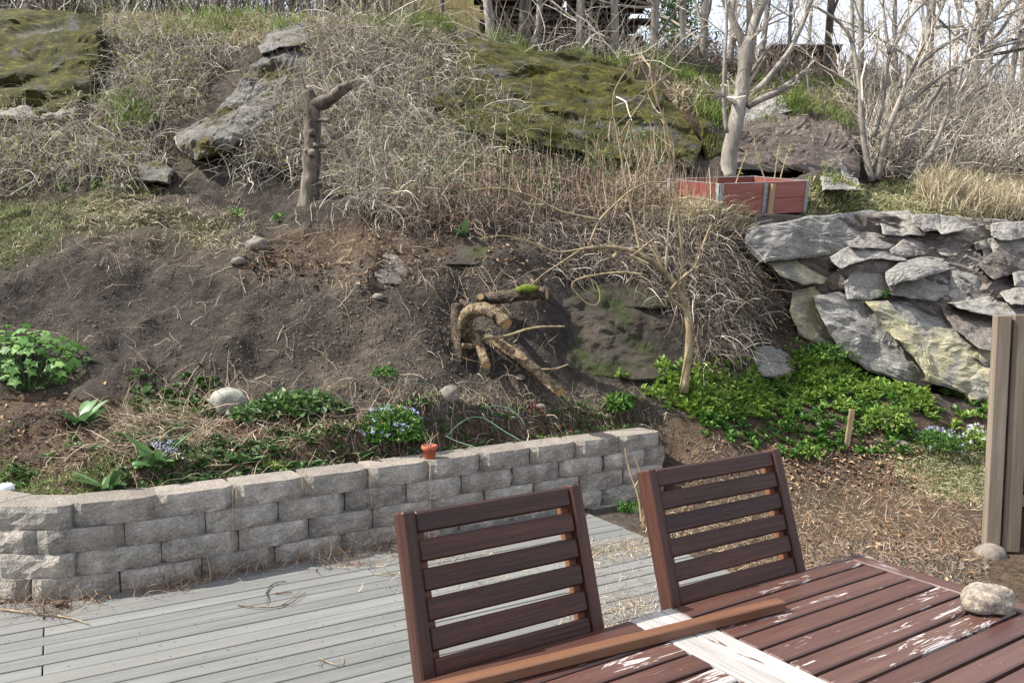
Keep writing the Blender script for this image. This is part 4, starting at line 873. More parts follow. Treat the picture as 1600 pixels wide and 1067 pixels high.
log_part('trunk', zL([(380, 310, 6.85), (520, 292, 6.8), (700, 262, 6.72), (862, 258, 6.66)]), [40, 46, 50, 50], 'bark_log_dark', lg, seed=8)
log_part('branch_stub', zL([(440, 300, 6.85), (420, 288, 6.7), (405, 282, 6.58)]), [26, 25, 24], 'bark_log_dark', lg, seed=9, n=8)
a = px_path(zL([(640, 236, 6.66), (720, 224, 6.63), (810, 226, 6.6)]), 10); m = MB(); tube1(m, a, np.interp(np.linspace(0, 1, 10), [0, .3, .7, 1], [.012, .036, .034, .01]), 10, True, .35, 3); m.build('moss_cushion', M['moss'], lg, a[0], True)
lg = empty('log', P(860, 600, 6.2)); tag(lg, 'long thin log sloping down onto the soil to the right of the stump', 'log', 'logs at the stump')
log_part('trunk', zL([(450, 580, 6.75), (560, 625, 6.62), (680, 705, 6.48), (800, 808, 6.33), (890, 890, 6.22), (955, 945, 6.14)]), [44, 42, 40, 37, 36, 35], 'bark_log', lg, seed=10, n=26)
a, b_ = ground_pt(842, 577), ground_pt(890, 570); log_w = px_path([(842, 577, 6.4), (868, 577, 6.42), (888, 569, 6.45)], 10); log_w[:, 2] = np.maximum(log_w[:, 2], hz(log_w[:, 0], log_w[:, 1])+.01)
m = MB(); tube1(m, log_w, np.linspace(.011, .006, 10), 6); tag(m.build('stick', M['bark_tan'], None, log_w[0], True), 'short pale stick right of the long thin log', 'stick')

# ---------------------------------------------------------------- plants: generators
def norm(a): return a/(np.linalg.norm(a, axis=-1, keepdims=True)+1e-9)
def stems(mb, base, L, d0=(0, -.1, 1.), spread=.6, droop=.25, wander=.35, K=7, r=.004, S=3, floor=True, tip=.35, fh=.12, collect=None):
    """thin stems that rise from base, arch over and hang"""
    N = len(base); L = np.broadcast_to(np.asarray(L, float), (N,)); d = norm(np.asarray(d0, float)+RNG.normal(0, spread, (N, 3)))
    p = base.copy(); out = np.zeros((N, K, 3)); st = (L/(K-1))[:, None]
    for k in range(K):
        out[:, k] = p
        d = norm(d+np.array([0, 0, -droop])+RNG.normal(0, wander, (N, 3))); p = p+d*st
        if floor: p[:, 2] = np.maximum(p[:, 2], hz(p[:, 0], p[:, 1])+RNG.uniform(.006, fh, N))
    R = np.linspace(1, tip, K)[None]*(np.broadcast_to(np.asarray(r, float), (N,))*np.clip(RNG.lognormal(-.15, .45, N), .4, 2.6))[:, None]
    tubes(mb, out, R, S)
    if collect is not None: collect.append(out)
    return out
def blades(mb, base, h, lean=.5, w=.004, d0=(0, 0, 1)):
    """grass blades, two quads and a tip each"""
    N = len(base); h = np.broadcast_to(np.asarray(h, float), (N,))[:, None]*RNG.uniform(.6, 1.25, (N, 1))
    d = norm(np.asarray(d0, float)+RNG.normal(0, lean*.6, (N, 3))*[1, 1, .3]); side = norm(np.cross(d, RNG.normal(size=(N, 3))))*w*RNG.uniform(.6, 1.4, (N, 1))
    bend = RNG.normal(0, lean, (N, 3))*[1, 1, 0]; m = base+d*h*.5+bend*h*.12; t = base+d*h*.92+bend*h*.5-np.array([0, 0, 1.])*h*(np.linalg.norm(bend, axis=1, keepdims=True)*.25)
    V = np.stack([base-side, base+side, m+side*.8, m-side*.8, t], 1).reshape(-1, 3); o = np.arange(N)[:, None]*5
    mb.add(V, T=o+np.array([[3, 2, 4]]), Q=o+np.array([[0, 1, 2, 3]]))
def leaves(mb, c, size, up=.6, asp=.5, fold=.15, d=None):
    """small folded leaves"""
    N = len(c); size = np.broadcast_to(np.asarray(size, float), (N,))[:, None]*RNG.uniform(.6, 1.3, (N, 1))
    n = norm(RNG.normal(size=(N, 3))*(1-up)+np.array([0, -.15, 1.])*up)
    a = RNG.normal(size=(N, 3)) if d is None else d+RNG.normal(0, .3, (N, 3)); a = norm(a-n*np.sum(a*n, 1, keepdims=True)); s = np.cross(n, a)
    t = c+a*size; mid = c+a*size*.45
    V = np.stack([c, mid+s*size*asp*.5+n*size*fold, t-n*size*fold*.6, mid-s*size*asp*.5+n*size*fold], 1).reshape(-1, 3); o = np.arange(N)[:, None]*4
    mb.add(V, T=np.concatenate([o+np.array([[0, 1, 2]]), o+np.array([[0, 2, 3]])]))
def rosettes(mb, c, n, size, rise=.8, asp=.32, stalk=0.):
    """leafy rosettes: n leaves around each centre"""
    N = len(c); cc = np.repeat(c, n, 0); a = RNG.uniform(0, 2*math.pi, N*n); el = RNG.uniform(.15, 1.2, N*n)*rise
    d = np.stack([np.cos(a)*np.cos(el), np.sin(a)*np.cos(el), np.sin(el)], 1); s = (np.broadcast_to(size, (N,))*RNG.uniform(.7, 1.3, N)).repeat(n)[:, None]*RNG.uniform(.7, 1.2, (N*n, 1))
    side = norm(np.cross(d, [0, 0, 1.])+1e-6); up = np.cross(side, d)
    b = cc+np.array([0, 0, 1.])*stalk*RNG.uniform(0, 1, (N*n, 1)); m = b+d*s*.55+up*s*.08; t = b+d*s-np.array([0, 0, 1.])*s*.12
    V = np.stack([b, m+side*s*asp*.5+up*s*.07, t, m-side*s*asp*.5+up*s*.07], 1).reshape(-1, 3); o = np.arange(N*n)[:, None]*4
    mb.add(V, T=np.concatenate([o+np.array([[0, 1, 2]]), o+np.array([[0, 2, 3]])]))
def stuff(mb, name, mat, label, cat, smooth=False):
    o = mb.build(name, M[mat], None, None, smooth); tag(o, label, cat, kind='stuff'); return o
def pick(paths, n, t0=.3):
    N, K, _ = paths.shape; i = RNG.integers(0, N, n); t = RNG.uniform(t0*(K-1), K-1.01, n); k = t.astype(int); f = (t-k)[:, None]
    p = paths[i, k]*(1-f)+paths[i, k+1]*f; d = norm(paths[i, k+1]-paths[i, k]); return p, d, i, t/(K-1)
# ---------------------------------------------------------------- brambles and scrub
B_LEFT = [(-160, 195), (120, 205), (190, 120), (170, 30), (270, 60), (365, 75), (350, 110), (320, 150), (260, 185), (245, 225), (270, 285), (120, 290), (-160, 310)]
B_MID = [(350, 285), (410, 230), (485, 150), (495, 70), (545, 25), (640, 45), (715, 90), (760, 150), (800, 205), (800, 255), (720, 310), (620, 345), (560, 340), (535, 285), (420, 262)]
B_REED = [(690, 235), (880, 225), (1050, 258), (1040, 340), (880, 360), (640, 360), (590, 310)]
B_CASC = [(820, 352), (1040, 345), (1120, 350), (1172, 400), (1200, 470), (1150, 575), (1095, 582), (1075, 500), (985, 440), (860, 430)]
B_SCRUB = [(1335, 150), (1480, 120), (1700, 170), (1700, 300), (1460, 290), (1350, 275)]
col = []
mb = MB(); stems(mb, scatter(B_LEFT, 2300), RNG.uniform(.25, .85, 2300), (0, -.35, .7), .65, .17, .2, 8, .0032, collect=col)
p, d, _, _ = pick(col[0], 1800); stems(mb, p, RNG.uniform(.1, .35, 1800), (0, -.2, .3), .9, .15, .35, 4, .0025, collect=col)
stuff(mb, 'bramble', 'twig_light', 'pale tangled bramble stems over the upper left bank', 'bramble')
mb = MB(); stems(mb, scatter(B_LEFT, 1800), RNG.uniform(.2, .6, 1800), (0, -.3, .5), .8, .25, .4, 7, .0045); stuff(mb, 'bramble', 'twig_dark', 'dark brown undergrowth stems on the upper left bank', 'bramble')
mb = MB(); p, d, _, _ = pick(col[0], 5200); leaves(mb, p, .036, .4); stuff(mb, 'bramble_leaves', 'bud_green', 'young green leaves on the upper left bramble', 'leaves')
col = []
mb = MB(); stems(mb, scatter(B_MID, 4600), RNG.uniform(.3, .95, 4600), (-.1, -.45, .75), .6, .18, .19, 9, .0033, collect=col)
p, d, _, _ = pick(col[0], 5200); stems(mb, p, RNG.uniform(.1, .35, 5200), (0, -.2, .2), .9, .15, .3, 4, .0022, collect=col)
stuff(mb, 'bramble', 'twig_light', 'pale dense bramble draped over the rocks behind the pruned trunk', 'bramble')
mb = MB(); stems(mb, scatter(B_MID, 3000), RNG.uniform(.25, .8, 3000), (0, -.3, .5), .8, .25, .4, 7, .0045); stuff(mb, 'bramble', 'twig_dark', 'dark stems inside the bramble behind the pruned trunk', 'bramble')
mb = MB(); p, d, _, _ = pick(col[0], 5500); leaves(mb, p, .034, .4); stuff(mb, 'bramble_leaves', 'bud_green', 'young leaves on the bramble behind the pruned trunk', 'leaves')
mb = MB(); stems(mb, scatter(B_REED, 700), RNG.uniform(.3, .65, 700), (0, 0, 1.6), .22, .02, .1, 5, .0042); stuff(mb, 'dry_stalks', 'twig_tan', 'upright tan dead stalks left of the red planter box', 'dry stalks')
mb = MB(); b = scatter(B_REED, 3600); stems(mb, b, RNG.uniform(.2, .6, 3600), (0, -.2, .6), .75, .2, .4, 7, .0042); stuff(mb, 'bramble', 'bracken', 'reddish brown dead undergrowth in the middle of the slope', 'bramble')
mb = MB(); b = scatter(B_REED, 2600)+np.array([0, 0, 1])*RNG.uniform(.05, .55, (2600, 1)); leaves(mb, b, .04, .3); stuff(mb, 'bramble_leaves', 'leaf_dark', 'dark evergreen leaves in the undergrowth mid-slope', 'leaves')
mb = MB(); stems(mb, scatter(B_CASC, 4200), RNG.uniform(.1, .42, 4200), (.12, -.35, .12), .75, .2, .16, 6, .0030, fh=.1); stuff(mb, 'bramble', 'twig_dark', 'grey-brown twigs cascading over the bank right of the slim tree', 'bramble')
mb = MB(); stems(mb, scatter(B_CASC, 900), RNG.uniform(.15, .5, 900), (.1, -.35, .2), .75, .2, .18, 7, .0030, fh=.1); stuff(mb, 'bramble', 'twig_light', 'pale twigs mixed into the bank below the red planter box', 'bramble')
mb = MB(); stems(mb, scatter(B_SCRUB, 3200, ymax=16), RNG.uniform(.4, 1.3, 3200), (.1, -.1, 1.), .55, .1, .25, 7, .0052); stuff(mb, 'scrub', 'twig_light', 'grey leafless scrub on the slope at the upper right', 'scrub')
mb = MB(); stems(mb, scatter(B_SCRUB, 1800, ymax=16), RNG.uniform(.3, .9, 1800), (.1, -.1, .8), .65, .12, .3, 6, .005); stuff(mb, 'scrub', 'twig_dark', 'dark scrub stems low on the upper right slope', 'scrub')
def region(x0, x1, y0, y1, n):
    p = np.c_[RNG.uniform(x0, x1, n), RNG.uniform(y0, y1, n), np.zeros(n)]; p[:, 2] = hz(p[:, 0], p[:, 1]); return p
mb = MB(); b = region(-9.5, -1.8, 12.6, 16, 1500); stems(mb, b, RNG.uniform(.7, 2.4, 1500), (0, 0, 1.6), .42, .0, .2, 7, .008); p = None
stuff(mb, 'thicket', 'twig_dark', 'brown upright thicket along the crest at the upper left', 'thicket')
mb = MB(); b = region(-9.5, -1.8, 12.3, 16, 900); stems(mb, b, RNG.uniform(.6, 2.2, 900), (0, 0, 1.4), .5, .02, .24, 7, .007); stuff(mb, 'thicket', 'twig_light', 'pale stems along the crest at the upper left', 'thicket')
mb = MB(); b = region(-2.2, 5.0, 13.0, 16, 1100); stems(mb, b, RNG.uniform(.3, .8, 1100), (0, 0, 1.2), .6, .06, .25, 6, .006); stuff(mb, 'thicket', 'twig_dark', 'low brown brush under the trees on the crest', 'thicket')
mb = MB(); b = region(3.0, 12, 13.2, 19, 1700); stems(mb, b, RNG.uniform(.25, .85, 1700), (0, 0, 1.5), .5, .03, .22, 6, .008); stuff(mb, 'thicket', 'bracken', 'brown brush along the crest at the upper right', 'thicket')
mb = MB(); b = region(9.0, 17, 17, 25, 700); stems(mb, b, RNG.uniform(.6, 1.6, 700), (0, 0, 1.6), .4, .02, .2, 6, .012); stuff(mb, 'thicket', 'twig_light', 'hazy grey brush far behind the crest at the right edge', 'thicket')
# ---------------------------------------------------------------- bare trees
def spawn(paths, radii, n, lf, rf, spread=.7, up=.25, t0=.25, K=6, wander=.16, droop=0., minr=.0022):
    N = len(paths); Lp = np.linalg.norm(np.diff(paths, axis=1), axis=2).sum(1)
    tot = N*n; p, d, i, t = pick(paths, tot, t0)
    kk = np.clip((t*(radii.shape[1]-1)).astype(int), 0, radii.shape[1]-1); r0 = np.maximum(radii[i, kk]*rf, minr)
    dd = norm(d*.75+RNG.normal(0, spread, (tot, 3))+np.array([0, 0, up])); L = Lp[i]*lf*RNG.uniform(.5, 1.25, tot)*(1.15-.5*t)
    out = np.zeros((tot, K, 3)); st = (L/(K-1))[:, None]
    for k in range(K):
        out[:, k] = p; dd = norm(dd+RNG.normal(0, wander, (tot, 3))+np.array([0, 0, up*.12-droop])); p = p+dd*st
    R = np.maximum(r0[:, None]*np.linspace(1, .35, K)[None], minr*.7)
    return out, R
def bare_tree(name, label, stem_list, gens, mat='bark_bg', tmat=None, group=None, cat='tree', S=9, rough=.10, seed=0, minr=.003, cut=None):
    """stem_list: (px path with Y, r0, r1); gens: list of dicts for the twigs"""
    base = P(*stem_list[0][0][0]); root = empty(name, base); tag(root, label, cat, group)
    m = MB(); allp = []; allr = []
    for q, (pts, r0, r1) in enumerate(stem_list):
        w_ = px_path(pts, 24); r = np.linspace(r0, r1, 24); r[0] *= 1.25 if q == 0 else 1.05
        tube1(m, w_, r, S, True, rough, seed+q)
        ix = np.linspace(0, 23, 8).round().astype(int); allp.append(w_[ix]); allr.append(r[ix])
    m.build('trunk', M[mat], root, base, True)
    if gens:
        pp, rr = np.array(allp), np.array(allr); m = MB()
        for g in gens:
            pp, rr = spawn(pp, rr, minr=minr, **g); tubes(m, pp, rr, 4 if g is gens[0] else 3)
        m.build('crown', M[tmat or mat], root, base)
    return root
# slim bare tree in front of the low rock
def zF(pts, Y): return [(900+.3563*a, 260+.3563*b, Y+(y if len(t) > 2 else 0)) for t in pts for a, b, y in [tuple(t)+(0,)*(3-len(t))]]
st = [(zF([(470, 990), (485, 900), (497, 800), (500, 700), (488, 620), (466, 572), (440, 520), (405, 475), (370, 440, -.03), (300, 395, -.06), (240, 370, -.1), (200, 355, -.15), (140, 356, -.2), (80, 350, -.25), (20, 365, -.3)], 7.0), .040, .014),
      (zF([(470, 580), (470, 500), (465, 380), (455, 280), (445, 150), (430, 60), (425, 0), (438, -95), (395, -180), (345, -310), (320, -450)], 7.0), .017, .006),
      (zF([(478, 628), (425, 588), (400, 570, -.03), (408, 548, -.06), (440, 510, -.08), (520, 450, -.08), (545, 380, -.05), (570, 310), (592, 260)], 7.0), .015, .009),
      (zF([(285, 388), (260, 270), (235, 150), (205, 0), (185, -130), (155, -260), (165, -340), (218, -415)], 6.95), .013, .005),
      (zF([(60, 350), (62, 330), (100, 236), (160, 177), (250, 95), (320, 70), (400, 72)], 6.75), .012, .005),
      (zF([(100, 236), (-67, 200), (-205, 125), (-340, 92), (-450, 104)], 6.75), .011, .004),
      (zF([(190, -125), (235, -205), (345, -362), (420, -412), (450, -450), (560, -560)], 6.95), .008, .004),
      (zF([(390, 440), (340, 340), (300, 280), (300, 200), (310, 60), (290, -60)], 6.9), .009, .004),
      (zF([(160, 405), (190, 370), (200, 352)], 6.85), .018, .014), (zF([(160, 405), (120, 370), (60, 352)], 6.8), .012, .012),
      (zF([(180, 420), (230, 405), (290, 360), (375, 292), (330, 230), (240, 160), (150, 60), (60, -60)], 6.85), .007, .003),
      (zF([(20, 365), (-60, 420), (-140, 470), (-220, 540), (-290, 590)], 6.7), .009, .003), (zF([(40, 360), (-80, 380), (-200, 330), (-330, 300), (-420, 320)], 6.7), .008, .003)]
bare_tree('bare_tree', 'slim bare young tree with a tan trunk and sprawling branches above the green bank', st, [dict(n=6, lf=.3, rf=.45, spread=.6, up=.5, t0=.35), dict(n=3, lf=.4, rf=.6, spread=.7, up=.3)], 'bark_tan', 'twig_tan', rough=.06, minr=.0018)
v_ = smooth_path(np.array([P(a, b, 6.9) for a, b in [(1010, 430), (975, 425), (940, 428), (900, 436), (888, 445), (901, 458), (915, 475), (932, 482), (940, 468), (936, 447), (925, 434), (912, 432)]]), 30)
m = MB(); tube1(m, v_, np.linspace(.010, .007, 30), 7); tag(m.build('vine', M['bark_tan'], None, v_[0], True), 'pale looping bare vine hanging in front of the low green rock', 'vine')
# pruned trunk
pr = empty('pruned_tree', P(484, 325, 8.3)); tag(pr, 'heavily pruned tree trunk with one thick side limb and no branches', 'tree')
def zP(pts): return [(400+.2623*a, 80+.2623*b, y) for a, b, y in pts]
def trunk_part(nm, pts, rad, n=44, S=20, seed=0, rough=.24):
    w_ = px_path(pts, n); r = np.interp(np.linspace(0, 1, n), np.linspace(0, 1, len(rad)), rad)*.2623*8.2/FPX*(1.18 if nm != 'knot' else .85)
    m = MB(); tube1(m, w_, r, S, True, rough, seed); m.build(nm, M['bark_gray'], pr, w_[0], True)
trunk_part('trunk', zP([(312, 945, 8.3), (318, 850, 8.3), (328, 700, 8.28), (335, 560, 8.26), (336, 420, 8.24), (338, 320, 8.22), (320, 270, 8.22), (308, 235, 8.22)]), [58, 46, 42, 44, 40, 44, 36, 26], 34, 16, 1)
trunk_part('limb', zP([(345, 320, 8.22), (400, 308, 8.2), (455, 280, 8.16), (505, 238, 8.12), (560, 200, 8.1)]), [34, 34, 30, 28, 25], 20, 12, 2)
trunk_part('knot', zP([(498, 245, 8.1), (498, 225, 8.08), (500, 205, 8.06)]), [16, 16, 14], 6, 8, 3); trunk_part('knot', zP([(340, 415, 8.2), (400, 410, 8.15), (440, 415, 8.12)]), [16, 14, 16], 8, 8, 4)
trunk_part('knot', zP([(335, 490, 8.2), (335, 485, 8.1)]), [30, 20], 5, 8, 5); trunk_part('knot', zP([(350, 560, 8.2), (385, 562, 8.16), (415, 568, 8.14)]), [22, 16, 13], 6, 8, 6); trunk_part('knot', zP([(320, 600, 8.2), (290, 592, 8.16)]), [26, 14], 5, 8, 7)
trunk_part('knot', zP([(315, 270, 8.22), (290, 225, 8.22), (275, 170, 8.22), (265, 130, 8.22)]), [24, 14, 8, 5], 10, 8, 8); trunk_part('knot', zP([(325, 390, 8.2), (285, 372, 8.18)]), [16, 10], 5, 8, 9); trunk_part('knot', zP([(335, 610, 8.15), (335, 612, 8.05)]), [34, 18], 5, 8, 10)
# large tree behind the planter
def z8(pts, Y): return [(1060+.2811*a, .2811*b, Y) for a, b in pts]
g3 = [dict(n=9, lf=.45, rf=.34, spread=.6, up=.35, t0=.5), dict(n=5, lf=.5, rf=.5, spread=.6, up=.2), dict(n=4, lf=.5, rf=.55, spread=.6, up=.1)]
g2 = g3[:2]
bare_tree('bare_tree', 'large forked tree with smooth pale bark behind the red planter box', [(z8([(275, 1000), (285, 850), (320, 680), (352, 520), (368, 400), (380, 280), (392, 215)], 10.0), .105, .085),
   (z8([(385, 260), (330, 180), (290, 80), (255, 0), (200, -160), (120, -400)], 10.0), .055, .02), (z8([(392, 235), (430, 100), (480, 0), (520, -160), (600, -420)], 10.0), .07, .022), (z8([(398, 200), (397, 100), (392, 0), (380, -200), (350, -420)], 10.05), .045, .015),
   (z8([(385, 590), (440, 560), (520, 528), (590, 490), (650, 440), (715, 395)], 9.95), .05, .03)], g3, 'bark_bg', 'twig_light', seed=11, minr=.0035)
bare_tree('bare_tree', 'slender leaning tree just right of the large forked tree', [(z8([(420, 520), (500, 440), (560, 360), (620, 290), (665, 190), (710, 90), (750, -20), (800, -200)], 11.9), .05, .018)], g3, 'bark_bg', 'twig_light', seed=12, minr=.0035)
bare_tree('bare_tree', 'thin upright sapling hugging the left of the large forked tree', [(z8([(268, 740), (250, 560), (255, 350), (270, 150), (265, 0), (260, -200)], 9.8), .026, .012), (z8([(250, 560), (205, 500), (120, 450)], 9.8), .01, .005)], g2, 'bark_bg', 'twig_light', seed=13)
# many-stemmed tree at the right
def zR(pts, Y): return [(1280+.2811*a, .2811*b, Y) for a, b in pts]
bare_tree('bare_tree', 'many-stemmed leaning tree with pale grey stems at the right', [(zR([(290, 1010), (258, 850), (236, 680), (225, 480), (190, 250), (150, 160), (60, 80), (-40, 30)], 10.5), .045, .014),
   (zR([(320, 1000), (340, 900), (372, 740), (392, 680), (440, 590), (462, 525), (510, 400), (580, 240), (650, 120), (720, -40)], 10.5), .05, .015), (zR([(440, 610), (560, 520), (680, 420), (800, 350), (950, 272), (1150, 225)], 10.5), .032, .012),
   (zR([(302, 760), (350, 590), (370, 400), (390, 300), (430, 240), (480, 120), (600, 0), (680, -100)], 10.6), .04, .012), (zR([(390, 300), (370, 170), (355, 30), (350, -120)], 10.6), .022, .01),
   (zR([(430, 930), (510, 800), (560, 660), (620, 570), (700, 450), (800, 350), (900, 300), (1000, 240)], 10.6), .04, .012), (zR([(540, 975), (640, 820), (700, 660), (760, 520), (800, 380), (835, 200), (870, 60)], 10.4), .033, .012),
   (zR([(510, 400), (650, 280), (800, 190), (900, 150), (1150, 35)], 10.5), .03, .01), (zR([(225, 480), (295, 370), (320, 280), (330, 160)], 10.5), .02, .008)],
   [dict(n=8, lf=.38, rf=.5, spread=.5, up=.35, t0=.35), dict(n=5, lf=.5, rf=.55, spread=.55, up=.2), dict(n=4, lf=.5, rf=.6, spread=.55, up=.1)], 'bark_bg', 'twig_light', seed=20, minr=.0035)
# trees on the crest
crest = [(769, 80, 12.2, .075, -.1, 'pale tree on the crest, leftmost of those in front of the dark timber stack'), (817, 82, 12.4, .10, .05, 'thick rough-barked tree on the crest above the mossy rock'), (837, 82, 12.8, .05, .1, 'narrow trunk just right of the thick rough-barked tree on the crest'),
    (906, 96, 13.0, .075, .02, 'straight grey tree on the crest in front of the timber stack centre'), (963, 102, 12.6, .065, -.06, 'pale twisting tree on the crest near the right end of the timber stack'), (1020, 122, 12.8, .07, .02, 'straight trunk on the crest at the right end of the timber stack'),
    (1065, 110, 14.0, .06, .03, 'grey trunk on the crest in front of the small evergreen'), (1100, 105, 14.2, .075, .0, 'straight trunk on the crest left of the large forked tree'), (1140, 108, 15, .06, .04, 'mossy trunk on the crest seen through the large forked tree'),
    (1186, 112, 14, .05, .12, 'leaning trunk on the crest in front of the flat-roofed shed'), (1232, 115, 14.5, .035, .02, 'thin sapling on the crest at the flat-roofed shed'), (1291, 108, 14.6, .075, .02, 'dark trunk standing right of the flat-roofed shed'),
    (1345, 118, 16, .06, -.03, 'hazy trunk on the crest between the shed and the many-stemmed tree'), (1448, 140, 17, .10, .05, 'tall hazy trunk behind the middle of the many-stemmed tree'), (1515, 165, 17.5, .14, .12, 'thick forked hazy tree behind the right of the many-stemmed tree'),
    (1570, 190, 18, .07, .1, 'hazy grey tree at the right edge of the crest'), (689, 60, 12.4, .045, .02, 'thin dark trunk in front of the yellow house, right one'), (610, 42, 12.6, .035, -.15, 'thin dark leaning trunk in front of the yellow house, left one'),
    (570, 35, 13, .06, 0, 'trunk at the left corner of the yellow house'), (455, 30, 14, .04, .05, 'thin tree in the crest thicket, right of the rock knob'), (370, 35, 14, .05, -.05, 'dark tree in the crest thicket above the grassy shelf'), (235, 22, 14, .05, .05, 'dark tree in the crest thicket at the upper left')]
for q, (px, py, Y, r, ln, lb) in enumerate(crest):
    b = P(px, py, Y); zb = float(hz(np.array([b[0]]), np.array([Y]))[0]); top = 7.5
    pts = []
    for t in np.linspace(0, 1, 9):
        x = b[0]+ln*top*t+.14*math.sin(q*1.7+t*5)*t; z = min(zb, b[2])-.05+top*t; pts.append(np.array([x, Y+.2*math.sin(q+3*t)*t, z]))
    w_ = smooth_path(np.array(pts), 22); rr = np.linspace(r, r*.3, 22); root = empty('bare_tree', w_[0]); tag(root, lb, 'tree', 'bare trees along the crest')
    m = MB(); tube1(m, w_, rr, 8, True, .10, 40+q)
    dark = q in (1, 16, 17, 11, 18, 19, 20, 21)
    m.build('trunk', M['bark_gray' if dark else 'bark_bg'], root, w_[0], True)
    ix = np.linspace(0, 21, 9).round().astype(int); pp = w_[ix][None]; r2 = rr[ix][None]; m = MB()
    big = px > 1180
    for gi, g in enumerate([dict(n=20 if big else 16, lf=.30, rf=.42, spread=.75, up=.3, t0=.04), dict(n=7 if big else 6, lf=.5, rf=.5, spread=.65, up=.15), dict(n=6 if big else 4, lf=.5, rf=.55, spread=.6, up=.05)]):
        pp, r2 = spawn(pp, r2, minr=.0042, **g); tubes(m, pp, r2, 3)
    m.build('crown', M['twig_dark' if dark else 'twig_light'], root, w_[0])
for q, (px, Y) in enumerate([(1175, 21), (1330, 22), (1400, 21), (1490, 23), (1545, 22), (1600, 21), (1260, 24), (1440, 26)]):
    b = P(px, 120, Y); zb = float(hz(np.array([b[0]]), np.array([Y]))[0]); w_ = smooth_path(np.array([[b[0]+.25*math.sin(q*2+t*3)*t, Y, zb+6.5*t] for t in np.linspace(0, 1, 9)]), 16); rr = np.linspace(.07, .02, 16)
    root = empty('bare_tree', w_[0]); tag(root, 'faint distant bare tree '+('seen just right of the large forked tree', 'behind the left stem of the many-stemmed tree', 'behind the middle stems of the many-stemmed tree', 'behind the right-leaning stems, left of the thick forked hazy tree', 'just right of the thick forked hazy tree', 'rightmost at the edge of the picture', 'behind the flat-roofed shed', 'farthest back, between the stems of the many-stemmed tree')[q], 'tree', 'faint distant bare trees'); m = MB(); tube1(m, w_, rr, 6, True, .08, q); m.build('trunk', M['bark_bg'], root, w_[0], True)
    pp = w_[::2][None]; r2 = rr[::2][None]; m = MB()
    for g in [dict(n=20, lf=.3, rf=.4, spread=.7, up=.35, t0=.05), dict(n=8, lf=.5, rf=.5, spread=.6, up=.2), dict(n=6, lf=.55, rf=.6, spread=.55, up=.1)]:
        pp, r2 = spawn(pp, r2, minr=.005, **g); tubes(m, pp, r2, 3)
    m.build('crown', M['twig_light'], root, w_[0])
# small evergreen behind
b = P(1052, 100, 21); zb = b[2]-.5; root = empty('pine_tree', (b[0], 21, zb)); tag(root, 'small dark evergreen behind the crest, right of the timber stack', 'tree')
w_ = np.array([[b[0], 21, zb+t*4.2] for t in np.linspace(0, 1, 8)]); m = MB(); tube1(m, w_, np.linspace(.09, .02, 8), 7); m.build('trunk', M['bark_gray'], root, w_[0], True)
n = 420; t = RNG.uniform(.12, 1, n); a = RNG.uniform(0, 6.283, n); base = np.c_[np.full(n, b[0]), np.full(n, 21.), zb+t*4.2]; d = np.c_[np.cos(a), np.sin(a), RNG.uniform(-.1, .4, n)]
m = MB(); ends = []; L = (1.05-t)*1.1+.15
for s in np.linspace(.2, 1, 9): ends.append(base+d*(L*s)[:, None]+RNG.normal(0, .03, (n, 3)))
leaves(m, np.concatenate(ends), .16, .2, .25); m.build('crown', M['leaf_dark'], root, w_[0])
# ---------------------------------------------------------------- buildings and timber behind the crest
hs = empty('house', (P(660, 0, 22)[0], 22, 6.4)); tag(hs, 'yellow plastered house partly hidden behind the crest', 'house')
hx0, hx1 = P(520, 0, 22)[0], P(765, 0, 22)[0]
def boxm(x0, x1, y0, y1, z0, z1):
    m = MB(); V = [(x, y, z) for z in (z0, z1) for x, y in ((x0, y0), (x1, y0), (x1, y1), (x0, y1))]; m.add(V, Q=[(0, 3, 2, 1), (4, 5, 6, 7), (0, 1, 5, 4), (1, 2, 6, 5), (2, 3, 7, 6), (3, 0, 4, 7)]); return m
boxm(hx0, hx1, 22, 28, 6.0, 11.4).build('wall', M['plaster_yellow'], hs, (hx0, 22, 6.4))
m = MB(); xm = (hx0+hx1)/2; V = [(hx0-.4, y, 11.3) for y in (21.6, 28.4)]+[(hx1+.4, y, 11.3) for y in (21.6, 28.4)]+[(xm, 21.6, 13.2), (xm, 28.4, 13.2)]; m.add(V, Q=[(0, 4, 5, 1), (2, 3, 5, 4), (0, 1, 3, 2)], T=[(0, 2, 4), (1, 5, 3)]); m.build('roof', M['roof_tile'], hs, (xm, 22, 11.3))
for u in (.3, .72):
    x = hx0+(hx1-hx0)*u; f = boxm(x-.5, x+.5, 21.95, 21.99, 9.9, 11.0).build('window', M['white_paint'], hs, (x, 22, 9.9)); boxm(x-.42, x+.42, 21.93, 21.945, 9.98, 10.92).build('pane', M['window_glass'], f, (x, 22, 9.98))
ts = empty('timber_stack', P(890, 90, 15)); tag(ts, 'dark stack of old planks and beams behind the trees on the crest', 'timber stack')
for q in range(26):
    z = P(890, 92, 15)[2]-.1+q*.075; y = 15+random.uniform(-.12, .12)
    for s in range(2):
        xa = P(760, 0, 15)[0]+random.uniform(-.25, .3) if s == 0 else P(885, 0, 15)[0]+random.uniform(-.15, .15)
        xb = P(880, 0, 15)[0]+random.uniform(-.1, .1) if s == 0 else P(1000, 0, 15)[0]+random.uniform(-.35, .35)-(.25 if q > 18 else 0)
        board('plank', (xa, y, z), (xb, y+random.uniform(-.15, .15), z+random.uniform(-.04, .04)), random.uniform(.25, .5), .05, M['dark_timber'], ts)
for q in range(4):
    x = P(790+60*q, 0, 15)[0]; board('plank', (x, 15.3, P(890, 95, 15)[2]-.2), (x+random.uniform(-.1, .1), 15.3, P(890, -30, 15)[2]), .3, .3, M['dark_timber'], ts)
